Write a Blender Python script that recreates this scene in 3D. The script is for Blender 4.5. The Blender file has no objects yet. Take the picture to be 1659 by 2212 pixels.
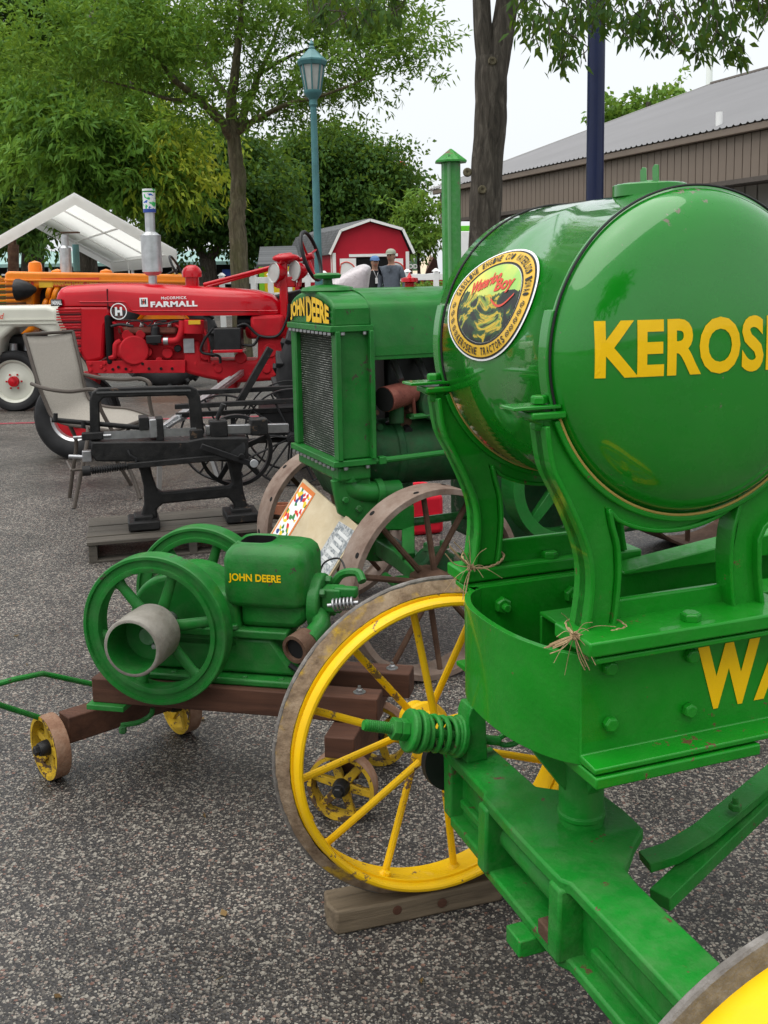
import bpy, bmesh, math, random
import numpy as np
from math import sin, cos, tan, pi, radians, atan2, sqrt, hypot
from mathutils import Vector, Matrix
from mathutils.geometry import tessellate_polygon
random.seed(7); rng = np.random.default_rng(7)
scn = bpy.context.scene
col = scn.collection

# ------------------------------------------------------------------ camera
F_PX, CX, CY, CAM_H, PITCH, ROLL = 2190.0, 829.5, 908.0, 1.5, radians(8.0), 0.02
_f = np.array([0, cos(PITCH), -sin(PITCH)]); _r = np.array([1.0, 0, 0]); _u = np.array([0, sin(PITCH), cos(PITCH)])
_r, _u = _r*cos(ROLL) - _u*sin(ROLL), _u*cos(ROLL) + _r*sin(ROLL)
CAM = np.array([0, 0, CAM_H])
cam = bpy.data.cameras.new('camera'); camo = bpy.data.objects.new('camera', cam); col.objects.link(camo)
cam.sensor_fit = 'VERTICAL'; cam.sensor_height = 24; cam.lens = 24*F_PX/2212
cam.shift_y = -(1106 - CY)/2212
cam.clip_start = 0.05; cam.clip_end = 3000
m = Matrix.Identity(4)
for i in range(3):
    m[i][0] = _r[i]; m[i][1] = _u[i]; m[i][2] = -_f[i]; m[i][3] = CAM[i]
camo.matrix_world = m
scn.camera = camo

# ------------------------------------------------------------------ light: overcast sky and one soft sun
SUN_EL, SUN_AZ = radians(76), radians(235)        # azimuth measured clockwise from +Y
world = bpy.data.worlds.new('World'); scn.world = world; world.use_nodes = True
nt = world.node_tree; nt.nodes.clear()
out = nt.nodes.new('ShaderNodeOutputWorld'); bg = nt.nodes.new('ShaderNodeBackground')
sky = nt.nodes.new('ShaderNodeTexSky'); sky.sky_type = 'NISHITA'; sky.sun_disc = False
sky.sun_elevation = SUN_EL; sky.sun_rotation = SUN_AZ; sky.dust_density = 5.0; sky.air_density = 1.0; sky.altitude = 200
hs = nt.nodes.new('ShaderNodeHueSaturation'); hs.inputs['Saturation'].default_value = 0.25
mx = nt.nodes.new('ShaderNodeMix'); mx.data_type = 'RGBA'; mx.inputs['Factor'].default_value = 0.8
mx.inputs[7].default_value = (4.4, 4.6, 4.75, 1)      # the even cloud layer over the blue
nt.links.new(sky.outputs[0], hs.inputs['Color']); nt.links.new(hs.outputs[0], mx.inputs[6])
nt.links.new(mx.outputs[2], bg.inputs['Color']); bg.inputs['Strength'].default_value = 0.1
nt.links.new(bg.outputs[0], out.inputs[0])
sl = bpy.data.lights.new('sun', 'SUN'); sl.energy = 1.5; sl.angle = radians(80); sl.color = (1.0, 0.97, 0.92)
so = bpy.data.objects.new('sun', sl); col.objects.link(so)
d = Vector((sin(SUN_AZ)*cos(SUN_EL), cos(SUN_AZ)*cos(SUN_EL), sin(SUN_EL)))
so.rotation_euler = d.to_track_quat('Z', 'Y').to_euler(); so.location = (0, 0, 30)
vs = scn.view_settings; vs.view_transform = 'Standard'; vs.look = 'None'; vs.exposure = 1.2; vs.gamma = 1; vs.use_curve_mapping = False
scn.cycles.max_bounces = 8; scn.cycles.transparent_max_bounces = 12
scn.cycles.use_denoising = True

# ------------------------------------------------------------------ a pixel of the 1659x2212 photograph -> a point on a plane of the place
def ray(x, y): return _f + _r*(x-CX)/F_PX - _u*(y-CY)/F_PX
def atz(x, y, z=0.0):
    d = ray(x, y); return CAM + d*(z-CAM_H)/d[2]
def aty(x, y, Y):
    d = ray(x, y); return CAM + d*Y/d[1]
class Fr:
    """a ground frame: origin, x and y axis turned by th; pixel -> local point on one of its planes"""
    def __init__(s, ox, oy, th, oz=0.0):
        s.o = np.array([ox, oy, oz]); s.th = th
        s.x = np.array([cos(th), sin(th), 0]); s.y = np.array([-sin(th), cos(th), 0])
    def w(s, x, y, z): return s.o + s.x*x + s.y*y + np.array([0, 0, z])
    def l(s, P): d = np.array(P, float)-s.o; return np.array([d@s.x, d@s.y, d[2]])
    def _pl(s, x, y, p, n):
        d = ray(x, y); return s.l(CAM + d*np.dot(p-CAM, n)/np.dot(d, n))
    def py(s, x, y, v): return s._pl(x, y, s.o+s.y*v, s.y)
    def px(s, x, y, v): return s._pl(x, y, s.o+s.x*v, s.x)
    def pz(s, x, y, v): return s.l(atz(x, y, v+s.o[2]))

# ------------------------------------------------------------------ mesh builder
def V(*a): return np.array(a, float)
def nrm(v): v = np.array(v, float); return v/(np.linalg.norm(v)+1e-12)
def perp(ax):
    ax = nrm(ax); t = V(0, 0, 1) if abs(ax[2]) < .9 else V(1, 0, 0)
    u = nrm(np.cross(t, ax)); return u, np.cross(ax, u)
class MB:
    def __init__(s): s.v = []; s.f = []; s.mi = []; s.m = 0
    def add(s, vs, fs):
        o = len(s.v); s.v += [tuple(map(float, q)) for q in vs]
        for f in fs: s.f.append(tuple(i+o for i in f)); s.mi.append(s.m)
        return s
    def box(s, c, sz, rz=0.0, ax=None):
        c = np.array(c, float); h = np.array(sz, float)/2
        X, Y, Z = (V(cos(rz), sin(rz), 0), V(-sin(rz), cos(rz), 0), V(0, 0, 1)) if ax is None else ax
        vs = [c + X*a*h[0] + Y*b*h[1] + Z*d*h[2] for d in (-1, 1) for a, b in ((-1, -1), (1, -1), (1, 1), (-1, 1))]
        return s.add(vs, [(3, 2, 1, 0), (4, 5, 6, 7), (0, 1, 5, 4), (1, 2, 6, 5), (2, 3, 7, 6), (3, 0, 4, 7)])
    def beam(s, p0, p1, w, h, up=(0, 0, 1)):
        p0 = np.array(p0, float); p1 = np.array(p1, float); X = nrm(p1-p0); Y = nrm(np.cross(up, X)); Z = np.cross(X, Y)
        return s.box((p0+p1)/2, (np.linalg.norm(p1-p0), w, h), ax=(X, Y, Z))
    def cyl(s, p0, p1, r0, r1=None, n=20, caps=True):
        r1 = r0 if r1 is None else r1
        p0 = np.array(p0, float); p1 = np.array(p1, float); u, w = perp(p1-p0)
        t = [2*pi*i/n for i in range(n)]
        vs = [p0 + (u*cos(a)+w*sin(a))*r0 for a in t] + [p1 + (u*cos(a)+w*sin(a))*r1 for a in t]
        fs = [(i, (i+1) % n, n+(i+1) % n, n+i) for i in range(n)]
        if caps: fs += [tuple(range(n-1, -1, -1)), tuple(range(n, 2*n))]
        return s.add(vs, fs)
    def tube(s, pts, r, n=8, closed=False, caps=True, flat=None):
        pts = [np.array(p, float) for p in pts]; N = len(pts); rr = r if hasattr(r, '__len__') else [r]*N
        tg = []
        for i in range(N):
            a = pts[(i-1) % N] if (closed or i > 0) else pts[i]; b = pts[(i+1) % N] if (closed or i < N-1) else pts[i]
            tg.append(nrm(b-a))
        u, w = perp(tg[0]); vs = []
        for i in range(N):
            u = nrm(u - tg[i]*np.dot(u, tg[i])); w = np.cross(tg[i], u)
            for k in range(n):
                a = 2*pi*k/n; fu = 1.0 if flat is None else flat
                vs.append(pts[i] + (u*cos(a)*fu + w*sin(a))*rr[i])
        fs = []
        for i in range(N if closed else N-1):
            j = (i+1) % N
            for k in range(n): fs.append((i*n+k, i*n+(k+1) % n, j*n+(k+1) % n, j*n+k))
        if not closed and caps: fs += [tuple(range(n-1, -1, -1)), tuple(range((N-1)*n, N*n))]
        return s.add(vs, fs)
    def lathe(s, prof, o, ax, n=48, closed=False, a0=0.0, a1=2*pi, u=None):
        """prof: (axial, radius) pairs"""
        o = np.array(o, float); ax = nrm(ax)
        if u is None: u, w = perp(ax)
        else: u = nrm(u); w = np.cross(ax, u)
        full = abs(a1-a0-2*pi) < 1e-6; na = n if full else n+1; P = len(prof); vs = []
        for i in range(na):
            a = a0+(a1-a0)*i/n; d = u*cos(a)+w*sin(a)
            for (t, r) in prof: vs.append(o + ax*t + d*r)
        fs = []
        for i in range(n):
            j = (i+1) % na
            for k in range(P if closed else P-1):
                l = (k+1) % P; fs.append((i*P+k, i*P+l, j*P+l, j*P+k))
        if not full and closed: fs += [tuple(range(P)), tuple(range((na-1)*P+P-1, (na-1)*P-1, -1))]
        return s.add(vs, fs)
    def prism(s, loop, w0, w1, fn=None, holes=()):
        """2-D outline (with holes) extruded from w0 to w1; fn(u, v, w) -> point"""
        fn = fn or (lambda a, b, c: (a, c, b))
        loops = [list(loop)] + [list(h) for h in holes]
        tri = tessellate_polygon([[Vector((p[0], p[1], 0)) for p in L] for L in loops])
        flat = [p for L in loops for p in L]; n = len(flat)
        vs = [fn(p[0], p[1], w0) for p in flat] + [fn(p[0], p[1], w1) for p in flat]
        fs = []
        if not holes: fs += [tuple(range(n)), tuple(range(2*n-1, n-1, -1))]
        else: fs += [tuple(t) for t in tri] + [tuple(n+i for i in reversed(t)) for t in tri]
        o = 0
        for L in loops:
            k = len(L)
            for i in range(k): fs.append((o+i, o+(i+1) % k, n+o+(i+1) % k, n+o+i))
            o += k
        return s.add(vs, fs)
    def sphere(s, c, r, n=16, m=10, M=None):
        c = np.array(c, float); rr = np.array(r if hasattr(r, '__len__') else (r, r, r), float); vs = []; fs = []
        for i in range(m+1):
            t = pi*i/m
            for k in range(n):
                a = 2*pi*k/n; vs.append(c + rr*V(sin(t)*cos(a), sin(t)*sin(a), cos(t)))
        for i in range(m):
            for k in range(n): fs.append((i*n+k, (i+1)*n+k, (i+1)*n+(k+1) % n, i*n+(k+1) % n))
        return s.add(vs, fs)
    def bolt(s, p, ax, r=.012, h=.01, n=6, stud=0):
        p = np.array(p, float); ax = nrm(ax); s.cyl(p, p+ax*h*.8, r, r, n); s.cyl(p+ax*h*.8, p+ax*h, r, r*.82, n)
        if stud: s.cyl(p+ax*h, p+ax*(h+stud), r*.45, n=10)
        return s
    def helix(s, p0, p1, R, r, turns, n=8, seg=14):
        p0 = np.array(p0, float); p1 = np.array(p1, float); u, w = perp(p1-p0); N = int(turns*seg)
        return s.tube([p0+(p1-p0)*i/N + (u*cos(2*pi*i/seg)+w*sin(2*pi*i/seg))*R for i in range(N+1)], r, n)
    def sheet(s, rows):
        """grid of points -> quads"""
        R = len(rows); C = len(rows[0]); vs = [p for r in rows for p in r]
        return s.add(vs, [(i*C+j, i*C+j+1, (i+1)*C+j+1, (i+1)*C+j) for i in range(R-1) for j in range(C-1)])
    def loft(s, rings, caps=True):
        n = len(rings[0]); vs = [p for r in rings for p in r]; fs = []
        for i in range(len(rings)-1):
            for k in range(n): fs.append((i*n+k, i*n+(k+1) % n, (i+1)*n+(k+1) % n, (i+1)*n+k))
        if caps: fs += [tuple(range(n-1, -1, -1)), tuple(range((len(rings)-1)*n, len(rings)*n))]
        return s.add(vs, fs)
    def mesh(s, name, mats, smooth=35):
        me = bpy.data.meshes.new(name); me.from_pydata(s.v, [], s.f)
        for mt in (mats if isinstance(mats, (list, tuple)) else [mats]): me.materials.append(MAT(mt))
        if any(s.mi): me.polygons.foreach_set('material_index', s.mi)
        bm = bmesh.new(); bm.from_mesh(me); bmesh.ops.recalc_face_normals(bm, faces=bm.faces); bm.to_mesh(me); bm.free()
        if smooth:
            me.polygons.foreach_set('use_smooth', [True]*len(me.polygons)); me.set_sharp_from_angle(angle=radians(smooth))
        me.update(); return me
    def build(s, name, mats, parent=None, bevel=0, smooth=35, seg=2, sub=0):
        return obj(name, s.mesh(name, mats, smooth), parent, bevel, seg, sub)
def obj(name, me, parent=None, bevel=0, seg=2, sub=0):
    o = bpy.data.objects.new(name, me); col.objects.link(o)
    if parent is not None: o.parent = parent
    if bevel:
        b = o.modifiers.new('bevel', 'BEVEL'); b.width = bevel; b.segments = seg; b.limit_method = 'ANGLE'; b.angle_limit = radians(40); b.harden_normals = False
    if sub:
        b = o.modifiers.new('sub', 'SUBSURF'); b.levels = sub; b.render_levels = sub
    return o
def tag(o, label=None, cat=None, group=None, kind=None):
    if label: o['label'] = label
    if cat: o['category'] = cat
    if group: o['group'] = group
    if kind: o['kind'] = kind
    return o
def thing(name, label, cat, loc=(0, 0, 0), rz=0.0, group=None):
    o = bpy.data.objects.new(name, None); col.objects.link(o); o.location = tuple(map(float, loc)); o.rotation_euler = (0, 0, rz); o.empty_display_size = .1
    return tag(o, label, cat, group)
def frame_thing(name, label, cat, fr, group=None): return thing(name, label, cat, fr.o, fr.th, group)
def dup(o, parent=None, loc=None, rz=None, label=None):
    c = o.copy(); col.objects.link(c); c.parent = parent
    if loc is not None: c.location = tuple(map(float, loc))
    if rz is not None: c.rotation_euler = (0, 0, rz)
    if label: c['label'] = label
    for ch in list(o.children): dup(ch, c)
    return c
def circle(cx, cy, r, n=32, a0=0, a1=2*pi): return [(cx+r*cos(a0+(a1-a0)*i/n), cy+r*sin(a0+(a1-a0)*i/n)) for i in range(n)]
def smooth_path(pts, k=6):
    """Catmull-Rom through the points"""
    P = [np.array(p, float) for p in pts]; P = [2*P[0]-P[1]] + P + [2*P[-1]-P[-2]]; o = []
    for i in range(1, len(P)-2):
        for j in range(k):
            t = j/k; a, b, c, d = P[i-1:i+3]
            o.append(.5*((2*b)+(c-a)*t+(2*a-5*b+4*c-d)*t*t+(3*b-a-3*c+d)*t**3))
    o.append(P[-2]); return o
# ---- flat lettering from the built-in font: verts, faces in 2-D
_txt = {}
def text2d(s, bold=0.0, space=1.0):
    key = (s, bold, space)
    if key in _txt: return _txt[key]
    cu = bpy.data.curves.new('t', 'FONT'); cu.body = s; cu.size = 1; cu.offset = bold; cu.space_character = space; cu.resolution_u = 4; cu.fill_mode = 'FRONT'
    cu.align_x = 'LEFT'
    ob = bpy.data.objects.new('t', cu); col.objects.link(ob); bpy.context.view_layer.update()
    me = bpy.data.meshes.new_from_object(ob.evaluated_get(bpy.context.evaluated_depsgraph_get()))
    v = np.array([x.co[:2] for x in me.vertices]); f = [tuple(p.vertices) for p in me.polygons]
    bpy.data.objects.remove(ob); bpy.data.curves.remove(cu); bpy.data.meshes.remove(me)
    lo = v.min(0); hi = v.max(0); v = (v-lo)/(hi[1]-lo[1])       # height 1, starts at 0
    _txt[key] = (v, f, (hi[0]-lo[0])/(hi[1]-lo[1])); return _txt[key]
def text(mb, s, fn, bold=0.0, space=1.0, w=None, h=None, depth=None, cuts=0):
    """lay lettering s as geometry: fn(u, v) -> point, u in 0..w, v in 0..h"""
    v, f, asp = text2d(s, bold, space)
    if h is None: h = w/asp
    if w is None: w = h*asp
    sc = V(w/asp, h)
    if cuts:
        bm = bmesh.new(); bv = [bm.verts.new((a*sc[0], b*sc[1], 0)) for a, b in v]
        for q in f:
            try: bm.faces.new([bv[i] for i in q])
            except ValueError: pass
        nx = max(1, int(cuts*asp)); ny = cuts
        for i in range(1, nx): bmesh.ops.bisect_plane(bm, geom=bm.verts[:]+bm.edges[:]+bm.faces[:], plane_co=(w*i/nx, 0, 0), plane_no=(1, 0, 0))
        for i in range(1, ny): bmesh.ops.bisect_plane(bm, geom=bm.verts[:]+bm.edges[:]+bm.faces[:], plane_co=(0, h*i/ny, 0), plane_no=(0, 1, 0))
        bm.verts.index_update(); vv = [fn(x.co.x, x.co.y) for x in bm.verts]; ff = [tuple(x.index for x in q.verts) for q in bm.faces]; bm.free()
    else: vv = [fn(a*sc[0], b*sc[1]) for a, b in v]; ff = f
    mb.add(vv, ff); return w, h

# ------------------------------------------------------------------ materials (all procedural)
_mats = {}
def MAT(n): return n if not isinstance(n, str) else _mats[n]
class NT:
    def __init__(s, name, rough=.5, metal=0.0, spec=.28, coat=0.0, coat_rough=.05):
        s.mat = bpy.data.materials.new(name); s.mat.use_nodes = True; s.t = s.mat.node_tree; s.b = s.t.nodes['Principled BSDF']; _mats[name] = s.mat
        b = s.b.inputs; b['Roughness'].default_value = rough; b['Metallic'].default_value = metal; b['Specular IOR Level'].default_value = spec
        b['Coat Weight'].default_value = coat; b['Coat Roughness'].default_value = coat_rough
        s.tc = s.t.nodes.new('ShaderNodeTexCoord'); s.co = s.tc.outputs['Object']
    def n(s, t, **kw):
        q = s.t.nodes.new(t)
        for k, v in kw.items(): setattr(q, k, v)
        return q
    def L(s, a, b): s.t.links.new(a, b)
    def scaled(s, sc):
        q = s.n('ShaderNodeMapping'); q.inputs['Scale'].default_value = sc; s.L(s.co, q.inputs['Vector']); return q.outputs[0]
    def noise(s, scale, detail=4, rough=.55, vec=None, dist=0):
        q = s.n('ShaderNodeTexNoise'); q.inputs['Scale'].default_value = scale; q.inputs['Detail'].default_value = detail; q.inputs['Roughness'].default_value = rough; q.inputs['Distortion'].default_value = dist
        s.L(vec or s.co, q.inputs['Vector']); return q.outputs['Fac']
    def ramp(s, fac, stops, interp='LINEAR'):
        q = s.n('ShaderNodeValToRGB'); q.color_ramp.interpolation = interp; e = q.color_ramp.elements
        while len(e) < len(stops): e.new(.5)
        for i, (p, c) in enumerate(stops):
            e[i].position = p; c = (c, c, c) if not hasattr(c, '__len__') else c; e[i].color = (*c, 1)
        s.L(fac, q.inputs[0]); return q.outputs[0]
    def mix(s, fac, a, b, mode='MIX'):
        q = s.n('ShaderNodeMix', data_type='RGBA', blend_type=mode)
        for x, i in ((fac, 0), (a, 6), (b, 7)):
            if hasattr(x, 'links'): s.L(x, q.inputs[i])
            else: q.inputs[i].default_value = x if i == 0 else (*x, 1)
        return q.outputs[2]
    def math(s, op, a, b=0.0):
        q = s.n('ShaderNodeMath', operation=op)
        for i, x in enumerate((a, b)):
            if hasattr(x, 'links'): s.L(x, q.inputs[i])
            else: q.inputs[i].default_value = x
        return q.outputs[0]
    def color(s, c):
        if hasattr(c, 'links'): s.L(c, s.b.inputs['Base Color'])
        else: s.b.inputs['Base Color'].default_value = (*c, 1)
        return s
    def rough(s, r): s.L(r, s.b.inputs['Roughness']); return s
    def bump(s, h, strength=.3, dist=.01):
        q = s.n('ShaderNodeBump'); q.inputs['Strength'].default_value = strength; q.inputs['Distance'].default_value = dist; s.L(h, q.inputs['Height']); s.L(q.outputs[0], s.b.inputs['Normal']); return s
def mulc(c, k): return tuple(min(1, x*k) for x in c)
def paint(name, c, rough=.35, coat=0.0, var=.18, scale=5, dust=0.0, dustc=(.22, .2, .15), chip=0.0, chipc=(.09, .045, .025), chipscale=28, bump=.0, spec=.2, edge=0.0):
    """painted metal: uneven tone, settled dust, chipped patches"""
    s = NT(name, rough, spec=spec, coat=coat)
    n1 = s.noise(scale, 5); c1 = s.ramp(n1, [(.3, mulc(c, 1-var)), (.7, mulc(c, 1+var))])
    if dust:
        d1 = s.noise(scale*2.3, 6, .65); f = s.ramp(d1, [(.42, 0.0), (.75, dust)]); c1 = s.mix(f, c1, dustc)
        r1 = s.ramp(d1, [(.35, rough), (.75, min(1, rough+.35))]); s.rough(r1)
    if chip:
        k = s.noise(chipscale, 8, .7); big = s.noise(chipscale*.13, 3)
        kk = s.math('ADD', s.math('MULTIPLY', k, .7), s.math('MULTIPLY', big, .45)); th = .72-chip*.25
        f = s.ramp(kk, [(th, 0.0), (th+.02, 1.0)]); c1 = s.mix(f, c1, chipc)
    if edge:
        ge = s.n('ShaderNodeNewGeometry'); e_ = s.ramp(s.math('ADD', ge.outputs['Pointiness'], s.math('MULTIPLY', s.noise(45, 5, .7), .10)), [(.66, 0.0), (.74, edge)])
        c1 = s.mix(e_, c1, mulc(tuple(x*.6+.13 for x in c), 1.25))
    s.color(c1)
    s.bump(s.math('ADD', s.noise(scale*16, 3), s.math('MULTIPLY', s.noise(scale*3.5, 3), 1.6)), .08+bump, .004)
    return s
def plain(name, c, rough=.5, metal=0.0, coat=0.0, var=.08, scale=8):
    s = NT(name, rough, metal, coat=coat); s.color(s.ramp(s.noise(scale), [(.3, mulc(c, 1-var)), (.7, mulc(c, 1+var))])); return s
def rusty(name, c1, c2, c3, rough=.8, scale=14):
    s = NT(name, rough); n = s.noise(scale, 8, .65); c = s.ramp(n, [(.25, c1), (.5, c2), (.75, c3)])
    s.color(c).bump(s.noise(scale*6, 4), .35, .006); return s
def wood(name, c1, c2, scale=(2, 26, 26), rough=.75, crack=.5):
    s = NT(name, rough); v = s.scaled(scale); n = s.noise(1.6, 7, .65, v, .6); c = s.ramp(n, [(.25, c1), (.75, c2)])
    big = s.noise(3, 4); c = s.mix(s.ramp(big, [(.4, 0.0), (.7, .45)]), c, mulc(c1, .5)); s.color(c).bump(n, crack, .004); return s
# ---------------------------------------------------------------- palette
paint('green_gloss', (.004, .19, .008), .16, coat=1.0, var=.08, scale=4, chip=.012, chipc=(.16, .14, .1), chipscale=60, dust=.07, dustc=(.1, .2, .08))
paint('green_frame', (.005, .205, .009), .32, coat=.3, var=.12, scale=7, dust=.10, dustc=(.10, .2, .07), chip=.07, chipc=(.12, .055, .03), bump=.10, edge=.6)
paint('green_axle', (.008, .185, .018), .42, coat=.1, var=.2, scale=8, dust=.28, dustc=(.13, .2, .1), chip=.22, chipc=(.10, .05, .03), bump=.22, edge=.7)
paint('green_engine', (.009, .138, .018), .36, coat=.15, var=.22, scale=9, dust=.25, dustc=(.10, .14, .08), chip=.07, chipc=(.05, .04, .03), bump=.10, edge=.6)
paint('green_deere', (.010, .138, .019), .36, coat=.2, var=.22, scale=6, dust=.2, dustc=(.09, .15, .07), chip=.08, chipc=(.05, .045, .03), bump=.08, edge=.7)
paint('green_dirty', (.012, .070, .022), .5, var=.4, scale=9, dust=.6, dustc=(.05, .055, .035), chip=.32, chipc=(.13, .12, .09), chipscale=14, bump=.15)
paint('yellow_paint', (.78, .47, .002), .36, coat=.15, var=.1, scale=6, dust=.12, dustc=(.4, .26, .08), chip=.23, chipc=(.16, .10, .05), chipscale=34)
paint('yellow_worn', (.50, .32, .02), .5, var=.25, scale=14, dust=.45, dustc=(.16, .1, .04), chip=.5, chipc=(.08, .05, .03), chipscale=40)
paint('yellow_letter', (.82, .50, .002), .34, coat=.2, var=.05, scale=12)
paint('red_paint', (.46, .002, .010), .24, coat=.4, var=.1, scale=4)
paint('red_matte', (.44, .008, .016), .42, coat=.0, var=.2, scale=7, dust=.18, dustc=(.3, .06, .05))
paint('orange_paint', (.78, .22, .008), .3, coat=.3, var=.1)
paint('cream_paint', (.58, .58, .5), .28, coat=.4, var=.05)
paint('blue_pole_paint', (.010, .017, .06), .35, coat=.2, var=.12, scale=3)
paint('teal_paint', (.07, .19, .20), .4, coat=.1, var=.15, scale=6)
paint('white_paint', (.78, .78, .77), .45, var=.04)
paint('barn_red', (.40, .012, .028), .55, var=.08, scale=2)
plain('white_print', (.85, .85, .85), .4); plain('black_print', (.012, .012, .012), .4); plain('dark_hole', (.006, .006, .006), .9)
plain('rubber', (.018, .018, .019), .62, var=.3, scale=12); plain('black_metal', (.014, .014, .015), .42, var=.4, scale=14)
plain('steel', (.36, .36, .37), .38, metal=.9, var=.2, scale=20); plain('galvanised', (.52, .53, .54), .36, metal=.75, var=.15, scale=14)
plain('aluminium', (.6, .6, .6), .3, metal=.85, var=.12)
plain('chrome', (.8, .8, .8), .12, metal=1)
plain('gold_print', (.70, .42, .02), .35, coat=.3); plain('red_print', (.62, .06, .03), .35)
plain('glass_frost', (.42, .44, .42), .25, var=.1); plain('red_plastic', (.62, .012, .03), .35)
rusty('rust_wheel', (.10, .055, .04), (.20, .145, .115), (.28, .225, .19), .8, 9)
rusty('rust_dark', (.04, .022, .015), (.085, .045, .028), (.14, .09, .06), .8, 12)
rusty('rust_tread', (.13, .06, .035), (.22, .12, .075), (.3, .2, .14), .75, 18)
s = NT('mud', .9); c = s.ramp(s.noise(26, 8, .65), [(.3, (.10, .066, .042)), (.5, (.22, .155, .10)), (.72, (.34, .26, .18))])
s.color(s.mix(s.ramp(s.noise(7, 5, .6), [(.5, 0.0), (.58, .85)]), c, s.ramp(s.noise(50, 5), [(.42, (.46, .29, .02)), (.58, (.20, .13, .05))]))).bump(s.noise(90, 4), .5, .006)
rusty('ring_steel', (.08, .07, .062), (.145, .132, .12), (.26, .245, .23), .6, 30)
paint('cast_iron', (.014, .014, .0145), .38, var=.35, scale=10, dust=.3, dustc=(.045, .042, .038), chip=.08, chipc=(.09, .06, .04), bump=.2, edge=.5)
rusty('pulley_steel', (.13, .115, .095), (.2, .185, .16), (.27, .25, .22), .5, 12)
wood('wood_brown', (.042, .018, .011), (.115, .05, .03), (2, 22, 22)); wood('wood_grey', (.07, .052, .034), (.21, .16, .105), (2.5, 30, 30), crack=.9)
wood('wood_pallet', (.045, .04, .034), (.12, .105, .085), (2, 24, 24)); wood('wood_ply', (.50, .40, .25), (.62, .53, .37), (1.2, 9, 9), crack=.1)
plain('felt', (.42, .30, .08), .9)
rusty('twine', (.22, .14, .07), (.36, .25, .14), (.46, .34, .2), .9, 60)
s = NT('sling_mesh', .75); s.color(s.mix(s.ramp(s.noise(420, 1), [(.4, 0.0), (.6, 1.0)]), (.22, .20, .175), (.33, .305, .265)))
s = NT('canopy_fabric', .55); s.color(s.ramp(s.noise(3, 3), [(.3, (.82, .825, .82)), (.7, (.88, .88, .875))]))
s.b.inputs['Subsurface Weight'].default_value = 0.0
tr = s.n('ShaderNodeBsdfTranslucent'); tr.inputs[0].default_value = (.95, .95, .93, 1); ms = s.n('ShaderNodeMixShader'); ms.inputs[0].default_value = .78
s.L(s.b.outputs[0], ms.inputs[1]); s.L(tr.outputs[0], ms.inputs[2]); s.L(ms.outputs[0], s.t.nodes['Material Output'].inputs[0]); s.bump(s.noise(9, 3), .3, .02)
s = NT('plastic_film', .25); s.color((.74, .68, .7)); s.b.inputs['Transmission Weight'].default_value = .25; s.bump(s.noise(14, 5, .6, None, 1.5), .5, .02)
# asphalt with exposed pebbles, damp in patches
s = NT('asphalt', .6)
def pebbles(scale, lo, hi):
    v = s.n('ShaderNodeTexVoronoi'); v.inputs['Scale'].default_value = scale; s.L(s.co, v.inputs['Vector'])
    sp = s.n('ShaderNodeSeparateColor'); s.L(v.outputs['Color'], sp.inputs[0])
    stone = s.ramp(sp.outputs[0], [(0.0, (.035, .033, .033)), (.42, (.06, .055, .053)), (.6, (.12, .105, .092)), (.74, (.25, .228, .195)), (.9, (.42, .385, .33)), (1.0, (.20, .10, .075))])
    sz = s.math('MULTIPLY', s.math('ADD', sp.outputs[1], .55), .52)
    f = s.math('LESS_THAN', v.outputs['Distance'], sz)
    return stone, f, v.outputs['Distance']
st, f1, dd = pebbles(128, 0, 1); st2, f2, dd2 = pebbles(225, 0, 1)
binder = s.ramp(s.noise(300, 2), [(.3, (.030, .028, .029)), (.7, (.052, .049, .049))])
c = s.mix(f2, binder, st2); c = s.mix(f1, c, st)
damp = s.ramp(s.noise(.55, 5, .6), [(.38, .52), (.62, .88)]); c = s.mix(1.0, c, damp, 'MULTIPLY')
stain = s.ramp(s.noise(2.2, 6, .6), [(.3, .75), (.6, 1.0)]); c = s.mix(1.0, c, stain, 'MULTIPLY')
s.color(c).rough(s.ramp(s.noise(.55, 5, .6), [(.38, .34), (.62, .62)])); s.bump(dd, .5, .004)
s = NT('grass', .9); s.color(s.ramp(s.noise(2, 6), [(.3, (.03, .06, .015)), (.7, (.07, .12, .03))]))
s = NT('red_line_paint', .6); s.color(s.ramp(s.noise(40, 6), [(.4, (.30, .03, .05)), (.6, (.16, .05, .055))]))

# ---------------------------------------------------------------- ground
g = MB(); g.add([(-1500, -1500, -.02), (1500, -1500, -.02), (1500, 1500, -.02), (-1500, 1500, -.02)], [(0, 1, 2, 3)]); tag(g.build('terrain', 'grass', smooth=0), kind='structure')
def gz(Y): t = min(1, max(0, (Y-16)/7.0)); return .28*t*t*(3-2*t)          # the lot rises a little towards the fence
g = MB(); g.sheet([[(-60, Y, gz(Y)), (60, Y, gz(Y))] for Y in (-30, 15.9, 17, 18, 19, 20, 21, 22, 23, 26, 70)]); tag(g.build('pavement', 'asphalt', smooth=0), kind='structure')
g = MB(); a = atz(0, 917); b = atz(700, 897); a = a+(a-b)*.3
dv = V(0, .1, 0); g.add([a+V(0, 0, .004), b+V(0, 0, .004), b+dv+V(0, 0, .004), a+dv+V(0, 0, .004)], [(0, 1, 2, 3)]); tag(g.build('painted_line', 'red_line_paint', smooth=0), kind='structure')

# ---------------------------------------------------------------- the green kerosene tractor in the foreground
W = Fr(.317, 1.60, radians(20))
wb = frame_thing('antique_tractor', 'bright green antique tractor front with round kerosene tank and yellow wheels', 'tractor', W)
ZB, ZT = .688, .874
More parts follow.
